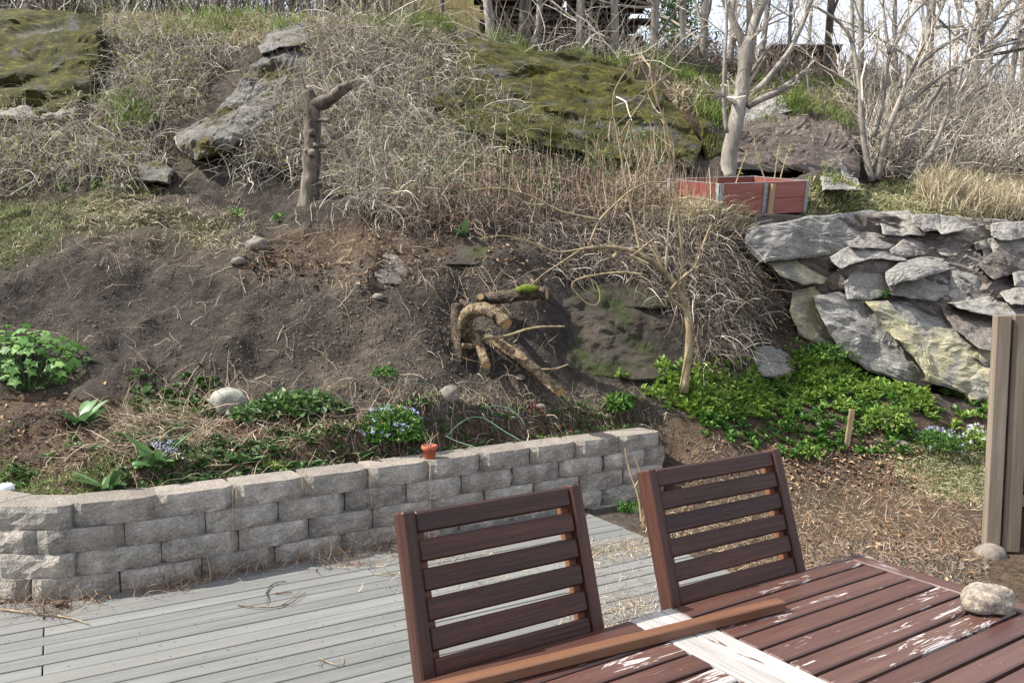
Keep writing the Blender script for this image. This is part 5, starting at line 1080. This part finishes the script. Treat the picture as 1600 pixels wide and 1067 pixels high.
sh = empty('shed', P(1245, 110, 16.5)); tag(sh, 'low shed with a flat overhanging roof among the trees on the crest', 'shed')
a, b = P(1200, 80, 16.5), P(1292, 86, 16.5); zr = P(1245, 84, 16.5)[2]
boxm(a[0]-.1, b[0]+.1, 16.0, 19, zr-.09, zr).build('roof', M['dark_timber'], sh, (a[0], 16.5, zr)); boxm(a[0]-.12, b[0]+.12, 15.97, 19.05, zr+.003, zr+.03).build('roof_felt', M['galvanised'], sh, (a[0], 16.5, zr))
boxm(a[0]+.1, b[0]-.05, 16.5, 18.8, zr-1.6, zr-.093).build('wall', M['dark_timber'], sh, (a[0], 16.5, zr-1.2))
for x in (a[0]+.02, b[0]-.02): board('post', (x, 16.1, zr-1.6), (x, 16.1, zr-.092), .09, .09, M['old_wood'], sh, up=(0, 1, 0))

# ---------------------------------------------------------------- grass, ground cover, litter
mb = MB()
blades(mb, scatter(G_GRASS[0], 4200, patch=1.1), .075, .8, .004); blades(mb, scatter([(880, 355), (1000, 360), (1000, 380), (870, 385)], 300), .05, .6, .003)
stuff(mb, 'grass', 'grass_green', 'rough green grass on the shelf at the left', 'grass')
mb = MB(); blades(mb, scatter(G_GRASS[0], 1200), .08, 1.3, .0034); blades(mb, scatter([(130, 310), (250, 300), (240, 345), (120, 350)], 450), .12, 1.4, .004, (.1, -.4, .5)); blades(mb, scatter([(250, 330), (390, 330), (420, 400), (300, 400)], 350), .1, 1.3, .004)
stuff(mb, 'grass', 'grass_dry', 'matted dry straw-coloured grass on the shelf at the left', 'grass')
mb = MB(); blades(mb, scatter([(1150, 300), (1450, 290), (1560, 320), (1400, 345), (1240, 345)], 6000), .06, .8, .004); blades(mb, scatter([(1340, 325), (1500, 322), (1560, 350), (1380, 348)], 2200), .05, .9, .005)
stuff(mb, 'grass', 'grass_bright', 'short green grass on the terrace beside the red planter box', 'grass')
mb = MB(); blades(mb, scatter([(1150, 300), (1600, 290), (1640, 345), (1240, 345)], 5200), .09, 1.2, .0042); blades(mb, scatter([(1440, 275), (1700, 250), (1700, 345), (1520, 345), (1430, 310)], 5200), .38, .55, .005); blades(mb, scatter([(1395, 320), (1520, 330), (1520, 345), (1400, 340)], 500), .12, 1.2, .004)
stuff(mb, 'grass', 'grass_dry', 'tall pale dry grass at the right edge of the terrace', 'grass')
mb = MB(); blades(mb, scatter(G_GRASS[2], 8000), .035, .8, .0028); stuff(mb, 'grass', 'grass_green', 'thin lawn patch at the foot of the right bank', 'grass')
mb = MB(); blades(mb, scatter([(1360, 700), (1540, 690), (1540, 790), (1440, 780)], 2600), .05, 1.6, .0026, (0, 0, .5)); stuff(mb, 'grass', 'grass_dry', 'dry grass on the thin lawn beside the fence', 'grass')
mb = MB()
for (a, b, n, h, s) in [(215, 190, 240, .26, .12), (198, 165, 120, .2, .1), (830, 118, 260, .3, .1), (908, 98, 150, .25, .1), (600, 50, 180, .25, .2), (650, 52, 180, .28, .15), (690, 60, 200, .3, .1), (790, 82, 200, .25, .2), (960, 112, 160, .22, .1), (1075, 130, 380, .2, .35), (1110, 190, 200, .28, .12), (1235, 175, 300, .28, .13), (1190, 205, 140, .2, .1), (1300, 195, 150, .25, .15), (1260, 140, 120, .15, .3), (1180, 130, 90, .15, .25), (340, 48, 500, .2, .5), (230, 20, 400, .2, .6), (450, 50, 150, .2, .15), (1430, 165, 350, .25, .4), (1330, 150, 260, .22, .3), (1570, 205, 200, .15, .3), (920, 270, 80, .2, .1), (1235, 400, 90, .1, .06), (1300, 305, 120, .12, .15), (1020, 100, 120, .25, .2)]:
    c = ground_pt(a, b); q = c+RNG.normal(0, s, (n, 3))*[1, .6, 0]; q[:, 2] = np.maximum(hz(q[:, 0], q[:, 1]), c[2]-.35)
    # tufts that root on a rock stand on its face
    blades(mb, q+np.array([0, -.12, .03]), h, .6, .005, (0, -.25, 1))
stuff(mb, 'grass', 'grass_bright', 'fresh green grass tufts along the crest and the rock cracks', 'grass')
mb = MB(); blades(mb, scatter([(160, 20), (540, 30), (520, 60), (380, 75), (260, 62), (160, 50)], 2500, .1, 15), .2, 1.1, .006); blades(mb, scatter([(540, 30), (700, 60), (700, 80), (560, 50)], 900, .1, 15), .2, 1.1, .006); blades(mb, scatter([(1040, 140), (1340, 150), (1600, 190), (1600, 215), (1340, 190), (1180, 170), (1060, 170)], 2800, .1, 16), .24, 1.1, .006); blades(mb, scatter([(240, 120), (320, 130), (330, 170), (270, 195), (230, 170)], 900), .12, 1.3, .004)
stuff(mb, 'grass', 'grass_dry', 'dry grass along the crest of the slope', 'grass')
mb = MB(); blades(mb, scatter([(1030, 300), (1130, 330), (1200, 345), (1180, 370), (1040, 350)], 2300), .22, .8, .0045); blades(mb, scatter([(940, 290), (1050, 280), (1050, 350), (940, 350)], 700), .25, .55, .004); stuff(mb, 'grass', 'grass_dry', 'dry grass around the left side of the red planter box', 'grass')
BANK = [(958, 580), (1060, 592), (1160, 585), (1240, 578), (1350, 560), (1440, 592), (1545, 622), (1545, 655), (1440, 648), (1400, 628), (1300, 622), (1240, 648), (1120, 660), (1040, 642)]
mb = MB(); rosettes(mb, scatter(BANK, 900, patch=2.6), 10, .075, 1.1, .34, .03); stuff(mb, 'ground_cover', 'leaf_bright', 'bright green leafy ground cover along the right bank', 'ground cover')
mb = MB(); rosettes(mb, scatter(BANK, 450, patch=1.7), 9, .062, .9, .36, .03); rosettes(mb, scatter([(1080, 640), (1400, 630), (1430, 710), (1220, 720), (1100, 680)], 260), 8, .07, .9, .36, .03); stuff(mb, 'ground_cover', 'leaf_green', 'darker and thinner ground cover at the foot of the right bank', 'ground cover')
mb = MB(); rosettes(mb, scatter([(-60, 640), (180, 630), (420, 650), (560, 690), (560, 730), (250, 770), (-60, 785)], 480, patch=2.2), 7, .048, .7, .5, .015); rosettes(mb, scatter([(560, 650), (1020, 640), (1020, 675), (700, 705), (560, 715)], 170), 7, .05, .8, .4, .015); rosettes(mb, scatter([(200, 600), (340, 600), (330, 660), (200, 650)], 130), 7, .05, .7, .5, .015)
stuff(mb, 'ground_cover', 'leaf_dark', 'small dark green weeds on the slope above the block wall', 'weeds')
mb = MB(); blades(mb, scatter([(-40, 690), (240, 720), (420, 700), (560, 720), (430, 745), (200, 775), (-40, 790)], 2600, patch=2.), .05, 1.0, .0028); blades(mb, scatter([(860, 650), (1000, 640), (1010, 680), (860, 690)], 700), .06, 1., .003); stuff(mb, 'grass', 'grass_green', 'thin short grass just behind the block wall', 'grass')
mb = MB()
for poly, n, L in [([(90, 650), (420, 650), (640, 690), (560, 735), (220, 770), (60, 740)], 900, (.05, .22)), ([(190, 650), (330, 640), (330, 700), (180, 720)], 420, (.25, .5)), ([(300, 590), (560, 610), (560, 690), (330, 680)], 170, (.1, .4)), ([(0, 420), (560, 430), (700, 600), (300, 610), (0, 560)], 170, (.05, .35)), ([(640, 420), (860, 430), (860, 600), (640, 600)], 150, (.08, .4)), ([(380, 340), (700, 340), (700, 460), (380, 460)], 330, (.08, .4)), ([(560, 620), (1040, 620), (1040, 690), (560, 720)], 800, (.05, .2)), ([(0, 330), (390, 320), (390, 420), (0, 420)], 260, (.1, .4))]:
    b = scatter(poly, n); b[:, 2] += .008; stems(mb, b, RNG.uniform(L[0], L[1], len(b)), (0, -.1, .2), .9, .16, .22, 6, .0019, fh=.03)
stuff(mb, 'straw_litter', 'straw', 'dry curled stalks and twigs strewn over the slope', 'litter')
mb = MB(); Y_ = [(1070, 690), (1250, 700), (1420, 730), (1545, 790), (1545, 1000), (1240, 960), (1100, 860), (1000, 830), (1000, 790), (1080, 760)]
b = scatter(Y_, 3600, .03, patch=1.6); b[:, 2] += .004; stems(mb, b, RNG.uniform(.03, .14, len(b)), (0, 0, .12), .9, .15, .3, 4, .0017, fh=.018); stuff(mb, 'straw_litter', 'straw_red', 'reddish brown raked stalks over the bare yard', 'litter')
mb = MB(); b = scatter(Y_, 1500, .03); b[:, 2] += .004; stems(mb, b, RNG.uniform(.03, .12, len(b)), (0, 0, .12), .9, .15, .3, 4, .0016, fh=.018); stuff(mb, 'straw_litter', 'straw', 'pale dry stalks over the bare yard', 'litter')
mb = MB()
for poly, n, s in [([(380, 405), (620, 420), (600, 445), (380, 430)], 230, .05), ([(1200, 690), (1440, 690), (1440, 770), (1230, 760)], 420, .05), ([(1090, 520), (1240, 560), (1420, 600), (1400, 680), (1200, 700), (1090, 600)], 420, .045), ([(0, 610), (640, 640), (640, 720), (0, 760)], 500, .04), (Y_, 500, .04), ([(560, 340), (820, 340), (820, 430), (560, 450)], 320, .045), ([(1050, 330), (1240, 340), (1240, 480), (1090, 470)], 380, .045), ([(1060, 330), (1140, 340), (1150, 360), (1060, 360)], 200, .05), ([(1180, 420), (1240, 430), (1330, 570), (1200, 585), (1180, 500)], 420, .045)]:
    b = scatter(poly, n); b[:, 2] += .012; leaves(mb, b, s, .75, .6, .2)
stuff(mb, 'fallen_leaves', 'dead_leaf', 'brown fallen leaves scattered over soil and bank', 'leaves')
def clods(mb, c, s):
    N = len(c); o = np.array([[1, 0, 0], [-1, 0, 0], [0, 1, 0], [0, -1, 0], [0, 0, 1], [0, 0, -1.]]); V = c[:, None]+o[None]*(s*RNG.uniform(.4, 1.4, N))[:, None, None]*RNG.uniform(.6, 1.3, (N, 6, 1))+RNG.normal(0, .15, (N, 6, 3))*(s*np.ones(N))[:, None, None]
    F = np.array([(0, 2, 4), (2, 1, 4), (1, 3, 4), (3, 0, 4), (2, 0, 5), (1, 2, 5), (3, 1, 5), (0, 3, 5)]); mb.add(V.reshape(-1, 3), T=(np.arange(N)[:, None, None]*6+F[None]).reshape(-1, 3))
mb = MB()
for poly, n, s in [([(-60, 400), (300, 400), (700, 470), (720, 620), (300, 610), (-60, 580)], 2000, .010), ([(380, 330), (860, 400), (860, 640), (560, 640), (400, 470)], 1600, .012), (Y_, 6000, .009), ([(1250, 840), (1545, 850), (1545, 960), (1300, 940)], 900, .017), ([(560, 600), (1060, 600), (1040, 680), (600, 700)], 2200, .008), ([(-60, 640), (250, 640), (200, 770), (-60, 780)], 1200, .009)]:
    clods(mb, scatter(poly, n, .03), s)
stuff(mb, 'soil_clods', 'clod', 'loose crumbs of soil over the bare bank and yard', 'soil')
# ---------------------------------------------------------------- litter on the deck
def deck_pts(px, py): p = PA(px, py, CAM_Z*FPX/(py-455.6)); p[:, 2] = .003; return p
mb = MB()
for (cx, cy, sx, sy, n) in [(940, 870, 40, 9, 420), (1000, 862, 35, 9, 300), (905, 878, 20, 6, 160), (985, 960, 30, 14, 320), (930, 985, 30, 10, 160), (960, 905, 50, 25, 160), (700, 905, 60, 14, 220), (660, 880, 30, 8, 160), (1040, 855, 20, 10, 150), (760, 890, 60, 18, 160)]:
    q = deck_pts(np.clip(RNG.normal(cx, sx, n), 560, 1060), RNG.normal(cy, sy, n)); stems(mb, q, RNG.uniform(.02, .07, n), (0, 0, .2), .9, .12, .35, 4, .0016, floor=False)
    mb.V[-1][:, 2] = np.abs(mb.V[-1][:, 2])+.001
stuff(mb, 'straw_litter', 'straw', 'pale chopped straw scattered on the deck between the chairs', 'litter')
mb = MB()
s_ = RNG.uniform(.6, 4.8, 900); q = np.array([wall_at(s) for s in s_]); off = np.abs(RNG.normal(.0, .07, 900))+.01
b = np.c_[q[:, 0]+np.sin(q[:, 2])*off, q[:, 1]-np.cos(q[:, 2])*off, np.full(900, .004)]; stems(mb, b, RNG.uniform(.05, .22, 900), (0, 0, .25), .9, .1, .3, 5, .0017, floor=False); mb.V[-1][:, 2] = np.abs(mb.V[-1][:, 2])+.001
for (cx, cy, n) in [(255, 925, 90), (330, 905, 60), (70, 968, 60), (540, 888, 70), (610, 865, 90)]:
    q = deck_pts(RNG.normal(cx, 30, n), RNG.normal(cy, 5, n)); stems(mb, q, RNG.uniform(.05, .2, n), (0, 0, .3), .9, .12, .3, 5, .002, floor=False); mb.V[-1][:, 2] = np.abs(mb.V[-1][:, 2])+.001
stuff(mb, 'straw_litter', 'straw_red', 'brown roots and stalks swept against the foot of the block wall', 'litter')
mb = MB(); n = 700; q = deck_pts(RNG.uniform(0, 1000, n), RNG.uniform(880, 1060, n)); clods(mb, q, .0022); stuff(mb, 'soil_clods', 'clod', 'specks of soil on the deck', 'soil')
def twig_thing(name, pts, r, lb, mat='bark_tan', z=.006, forks=()):
    o = None; q = deck_pts(np.array([a for a, b in pts], float), np.array([b for a, b in pts], float)); q[:, 2] = z+.006*np.sin(np.arange(len(q))*2.1)**2
    m = MB(); w_ = smooth_path(q, 14); tube1(m, w_, np.linspace(r, r*.5, 14), 6)
    for f in forks:
        q2 = deck_pts(np.array([a for a, b in f], float), np.array([b for a, b in f], float)); q2[:, 2] = z+.004; tube1(m, smooth_path(q2, 8), np.linspace(r*.8, r*.35, 8), 5)
    o = m.build(name, M[mat], None, w_[0], True); tag(o, lb, 'twig', 'twigs lying on the deck')
twig_thing('twig', [(372, 957), (390, 962), (415, 963), (440, 960), (462, 952), (478, 938)], .0035, 'curved reddish twig lying on the deck, left of the near chair', 'bark_log', forks=[[(440, 959), (455, 950), (470, 935)]])
twig_thing('twig', [(416, 938), (424, 925), (438, 920), (447, 918)], .004, 'dark forked twig on the deck with a pale splinter beside it', 'bark_log_dark', forks=[[(416, 938), (420, 948), (416, 957)]])
twig_thing('twig', [(430, 938), (445, 938), (457, 938)], .005, 'short orange splinter of wood on the deck', 'beam_wood')
twig_thing('twig', [(0, 964), (30, 969), (60, 973), (90, 976)], .006, 'long pale stick lying on the deck at the left edge', 'bark_tan', forks=[[(90, 976), (120, 982), (140, 990)]])
twig_thing('twig', [(586, 907), (605, 908), (632, 906)], .004, 'thin tan stick on the deck near the left post of the near chair')
twig_thing('twig', [(498, 1043), (505, 1050), (520, 1056), (535, 1058), (536, 1045)], .003, 'kinked dry twig on the deck at the bottom of the picture', 'bark_tan', forks=[[(505, 1050), (498, 1055), (502, 1060)]])
pc = deck_pts(np.array([96.]), np.array([960.]))[0]; V = []
w_ = np.array([[pc[0]-.045, pc[1]+.01, .016], [pc[0]-.02, pc[1]+.004, .022], [pc[0]+.015, pc[1], .021], [pc[0]+.045, pc[1]-.012, .012]]); m = MB(); tube1(m, smooth_path(w_, 12), [.006, .012, .017, .019, .02, .02, .019, .017, .015, .012, .008, .004], 9, True, .4, 5); tag(m.build('pine_cone', M['bark_log_dark'], None, pc, True), 'brown pine cone among the stalks on the deck at the left', 'pine cone')
# ---------------------------------------------------------------- individual plants above the wall
def leaf_strip(L, W, curl, S=6, fold=.25):
    m = MB(); V = []
    for i in range(S+1):
        t = i/S; w = W*math.sin(math.pi*min(1, (t*.92+.06)))**.8*(1-.15*t); x = L*t*math.cos(curl*t); z = L*t*math.sin(1.1-curl*t)*.75
        V += [(x, -w/2, z+fold*w*.5), (x, 0, z), (x, w/2, z+fold*w*.5)]
    i = np.arange(len(V)).reshape(S+1, 3); Q = np.concatenate([np.stack([i[:-1, k], i[1:, k], i[1:, k+1], i[:-1, k+1]], -1) for k in (0, 1)]); m.add(V, Q=Q)
    me = m.mesh('leaf', True); return me
TL = []
for L, W, cu in [(.16, .055, .5), (.13, .045, .9), (.18, .06, .3), (.11, .04, 1.3)]:
    me = leaf_strip(L, W, cu); me.materials.append(M['leaf_tulip']); TL.append(me)
def broad_plant(px, py, n, s, label, seed, flowers=0):
    r = random.Random(seed); c = ground_pt(px, py); root = empty('broad_leaf_plant', c); tag(root, label, 'plant', 'broad-leaved bulb plants above the wall')
    for q in range(n):
        o = link(bpy.data.objects.new('leaf', TL[r.randrange(4)])); o.parent = root; o.location = (r.uniform(-.03, .03), r.uniform(-.03, .03), -.005)
        k = s*r.uniform(.75, 1.15); o.scale = (k, k, k); o.rotation_euler = (r.uniform(-.25, .25), r.uniform(-.35, .25), 2*math.pi*q/n+r.uniform(-.4, .4))
    if flowers:
        m = MB(); cc = np.array([[r.gauss(0, .06)+.05, r.gauss(0, .04), r.uniform(.09, .16)] for _ in range(flowers)])+c; stems(m, cc*[1, 1, 0]+[0, 0, c[2]], np.array([.12]*flowers), (0, 0, 3), .1, 0, .05, 4, .0018, floor=False); m.build('stalks', M['leaf_green'], root, c)
        m = MB(); ee = np.repeat(cc, 14, 0)+RNG.normal(0, .013, (flowers*14, 3)); leaves(m, ee, .014, .3, .7); m.build('flowers', M['petal_blue'], root, c)['kind'] = 'stuff'
    return root
broad_plant(128, 664, 14, 1.35, 'grey-green broad-leaved plant nearest the leafy bush at the left', 1)
broad_plant(243, 732, 22, 1.35, 'large broad-leaved plant with blue flowers above the wall', 2, 7)
broad_plant(168, 768, 10, 1.2, 'upright broad-leaved plant at the very edge of the wall', 3)
broad_plant(563, 720, 10, 1.15, 'pale broad-leaved plant just left of the terracotta pot', 4)
broad_plant(375, 722, 6, .9, 'small broad-leaved plant mid-way along the wall top', 5)
broad_plant(725, 368, 8, 1.35, 'glossy broad-leaved plant at the edge of the bramble above the stump', 6)
broad_plant(640, 712, 6, .8, 'low broad-leaved plant right beside the terracotta pot', 7)
broad_plant(225, 622, 5, 1.2, 'pair of long leaves in the weeds left of the pale boulder', 8)
for (a, b, lb, n) in [(370, 340, 'narrow-leaved green tuft left of the pruned trunk', 26), (435, 345, 'narrow-leaved green tuft below the pruned trunk', 34), (95, 300, 'dark narrow-leaved tuft on the left grass shelf', 30), (150, 295, 'second dark narrow-leaved tuft under the left bramble', 24), (1290, 60+500, 'bright green fern-like clump in the rock hollow', 60), (1440, 385+82, 'small green clump in a rock ledge', 30), (430, 735, 'bright yellow-green tuft at the wall edge', 60), (990, 800, 'green tuft at the foot of the wall beside the deck corner', 40)]:
    c = ground_pt(a, b) if b != 800 else P(980, 800, 5.85)
    if a == 1440: c = P(1383, 466, 8.2)
    m = MB(); q = c+RNG.normal(0, .03, (n, 3))*[1, 1, 0]; blades(m, q, .15 if n < 50 else .10, .7, .006); o = m.build('grass_tuft', M['leaf_bright' if n > 40 else 'leaf_green'], None, c); tag(o, lb, 'plant')
def clump(px, py, rx, ry, rz, n, size, mat, label, flowers=0, fmat='petal_blue', asp=.5, name='flower_clump', cat='plant', lift=.0):
    c = ground_pt(px, py); root = empty(name, c); tag(root, label, cat)
    v = norm(RNG.normal(size=(n, 3))); v[:, 2] = np.abs(v[:, 2]); q = v*RNG.uniform(.35, 1, (n, 1))**.6*[rx, ry, rz]+c+[0, 0, lift]
    m = MB(); leaves(m, q, size, .55, asp, .15, d=v); m.build('foliage', M[mat], root, c)['kind'] = 'stuff'
    m = MB(); k = max(10, n//14); j = RNG.integers(0, n, k); a = np.stack([c+(q[j]-c)*t*[1, 1, t] if t < 1 else q[j] for t in (0., .33, .66, 1.)], 1); tubes(m, a, np.full((k, 4), .0022), 3); m.build('stems', M['leaf_dark'], root, c)
    if flowers:
        f = norm(RNG.normal(size=(flowers, 3))); f[:, 2] = np.abs(f[:, 2])+.15; fc = c+norm(f)*[rx*1.02, ry*1.02, rz*1.08]; e = np.repeat(fc, 6, 0)+RNG.normal(0, .006, (flowers*6, 3)); m = MB(); leaves(m, e, .018, .5, .8); m.build('flowers', M[fmat], root, c)['kind'] = 'stuff'
    return root
clump(612, 690, .24, .2, .22, 1500, .036, 'leaf_green', 'rounded leafy clump with pale blue flowers left of the terracotta pot', 40)
clump(470, 645, .36, .2, .12, 700, .05, 'leaf_dark', 'low dark ivy patch right of the pale boulder', asp=.85, name='ivy_patch'); clump(398, 655, .18, .13, .08, 240, .045, 'leaf_dark', 'small ivy patch touching the pale boulder', asp=.85, name='ivy_patch')
clump(965, 650, .13, .1, .12, 360, .05, 'leaf_green', 'small leafy clump above the right end of the wall'); clump(1385, 672, .22, .18, .2, 700, .05, 'leaf_bright', 'bright green clump beside the grey stone on the right bank')
clump(1462, 700, .24, .18, .17, 700, .035, 'leaf_green', 'leafy clump with blue flowers at the edge of the thin lawn', 34); clump(1525, 698, .14, .14, .2, 420, .035, 'leaf_bright', 'clump with white flowers against the fence', 40, 'petal_white')
clump(1320, 640, .12, .1, .1, 240, .045, 'leaf_bright', 'small green clump behind the short stake'); clump(1290, 560, .3, .2, .14, 700, .045, 'leaf_green', 'green clump growing in the hollow of the rocks'); clump(600, 585, .1, .08, .05, 120, .035, 'leaf_green', 'tiny green plant on the bare soil left of the stump')
clump(835, 672, .07, .06, .07, 40, .035, 'leaf_red', 'dark red sprouting plant above the wall', name='red_plant'); clump(882, 678, .07, .06, .07, 40, .035, 'leaf_red', 'second dark red sprouting plant, nearer the wall end', name='red_plant')
clump(1265, 715, .12, .1, .1, 120, .04, 'leaf_bright', 'sparse green shoots behind the right chair')
# lobed-leaf bush at the left edge
def lobed():
    m = MB(); V = [(0, 0, 0)]; n = 15
    for i in range(n):
        a = math.pi*(-.92+1.84*i/(n-1)); r = 1 if i % 3 == 1 else .62; r *= 1-.18*abs(a)/math.pi; V.append((.18+.5*r*math.cos(a)+.3*0, .55*r*math.sin(a), -.16*r*r+.03*math.sin(i*2.2)))
    m.add(V, T=[(0, i, i+1) for i in range(1, n)]); me = m.mesh('leaf', True); me.materials.append(M['leaf_shrub']); return me
LB = lobed(); c = ground_pt(45, 612); root = empty('leafy_bush', c); tag(root, 'low bush of fresh lobed green leaves at the left edge', 'bush')
cc = c+np.array([-.12, .12, .10]); lp = []
for q in range(280):
    v = np.array([random.gauss(0, 1), random.gauss(0, 1), abs(random.gauss(0, 1))*1.0-.12]); v /= np.linalg.norm(v); rr = random.uniform(.72, 1.04); p = cc+v*rr*np.array([.53, .34, .38]); lp.append(p)
    o = link(bpy.data.objects.new('leaf', LB)); o.parent = root; o.location = Vector(p-c); k = random.uniform(.07, .125); o.scale = (k, k, k)
    nn_ = Vector((v[0]*.7+random.gauss(0, .3), v[1]*.7+random.gauss(0, .3), max(.35, v[2])+.35)).normalized(); o.rotation_euler = (nn_.to_track_quat('Z', 'Y') @ Vector((0, 0, 1)).rotation_difference(Vector((0, 0, 1)))).to_euler(); o.rotation_euler.rotate_axis('Z', random.uniform(0, 6.28))
m = MB(); lp = np.array(lp)[::2]; a = np.stack([c+(lp-c)*t*[1, 1, t] if t < 1 else lp for t in (0., .33, .66, 1.)], 1); tubes(m, a, np.full((len(lp), 4), .003), 4); m.build('stems', M['leaf_dark'], root, c)
# bare shoots standing in and around the planter box
for q, (pts, lb) in enumerate([([(1148, 292, 8.3), (1158, 262, 8.3), (1168, 235, 8.3)], 'budding shoot inside the planter, leftmost of the four tall ones'), ([(1196, 282, 8.5), (1186, 255, 8.5), (1180, 232, 8.5), (1178, 212, 8.5)], 'budding shoot inside the planter, second from the left'), ([(1210, 280, 8.5), (1213, 255, 8.5), (1219, 222, 8.5)], 'budding shoot inside the planter, tall straight one near the middle'), ([(1219, 280, 8.5), (1226, 252, 8.5), (1236, 225, 8.5)], 'budding shoot inside the planter, rightmost')]):
    w_ = px_path(pts, 12); m = MB(); tube1(m, w_, np.linspace(.007, .003, 12), 6); root = empty('budding_shoot', w_[0]); tag(root, lb, 'plant', 'budding shoots in the planter'); m.build('stem', M['twig_tan'], root, w_[0]); m = MB(); p, d, _, _ = pick(w_[None], 26, .2); leaves(m, p+RNG.normal(0, .008, p.shape), .03, .4, .5); m.build('buds', M['bud_green'], root, w_[0])['kind'] = 'stuff'
mb = MB(); b = np.array([P(a, 290+(1125-a)*-.1+16, 8.2+(1125-a)/85*.55-.12) for a in RNG.uniform(1040, 1125, 60)]); stems(mb, b-[0, 0, .25], RNG.uniform(.3, .55, 60), (0, 0, 3), .12, 0, .06, 5, .004); stuff(mb, 'dry_stalks', 'twig_tan', 'thin dry stalks in front of the left side of the red planter', 'dry stalks')
c = P(1003, 812, 5.55); c[2] = 0; m = MB(); w_ = smooth_path(np.array([c, c+[-.02, .01, .18], c+[-.09, .03, .36], c+[-.12, .04, .52]]), 12); tube1(m, w_, np.linspace(.012, .006, 12), 7, True, .1, 2); w2 = smooth_path(np.array([c+[-.05, .01, .25], c+[.0, .0, .33], c+[-.06, .0, .47]]), 8); tube1(m, w2, np.linspace(.007, .004, 8), 6); stems(m, np.repeat(c[None], 10, 0), RNG.uniform(.15, .35, 10), (0, 0, 2), .4, 0, .1, 5, .003, floor=False); tag(m.build('dry_stalk', M['bark_tan'], None, c), 'dead upright stalk at the deck corner between the two chairs', 'dry stalk')

mb = MB(); b = []
for s in wd[-1]-np.arange(1, 10)*(BL+.002):
    x, y, a = wall_at(s); n = 7 if RNG.random() < .6 else 2
    for _ in range(n): b.append((x+math.sin(a)*.018+RNG.normal(0, .018)*math.cos(a), y-math.cos(a)*.018+RNG.normal(0, .018)*math.sin(a), WALL_TOP+.006))
b = np.array(b); stems(mb, b, RNG.uniform(.08, .36, len(b)), (.05, -.12, -1.2), .10, .3, .05, 6, .0012, floor=False); stuff(mb, 'straw_litter', 'straw', 'dry root threads hanging down the face of the block wall', 'litter')
mb = MB(); b = scatter([(740, 20), (1060, 60), (1060, 110), (760, 85)], 260, .3, 16); stems(mb, b, RNG.uniform(.5, 1.4, len(b)), (0, -.2, .8), .7, .05, .25, 7, .006); stuff(mb, 'thicket', 'twig_light', 'pale dead branches in front of the dark timber stack', 'thicket')
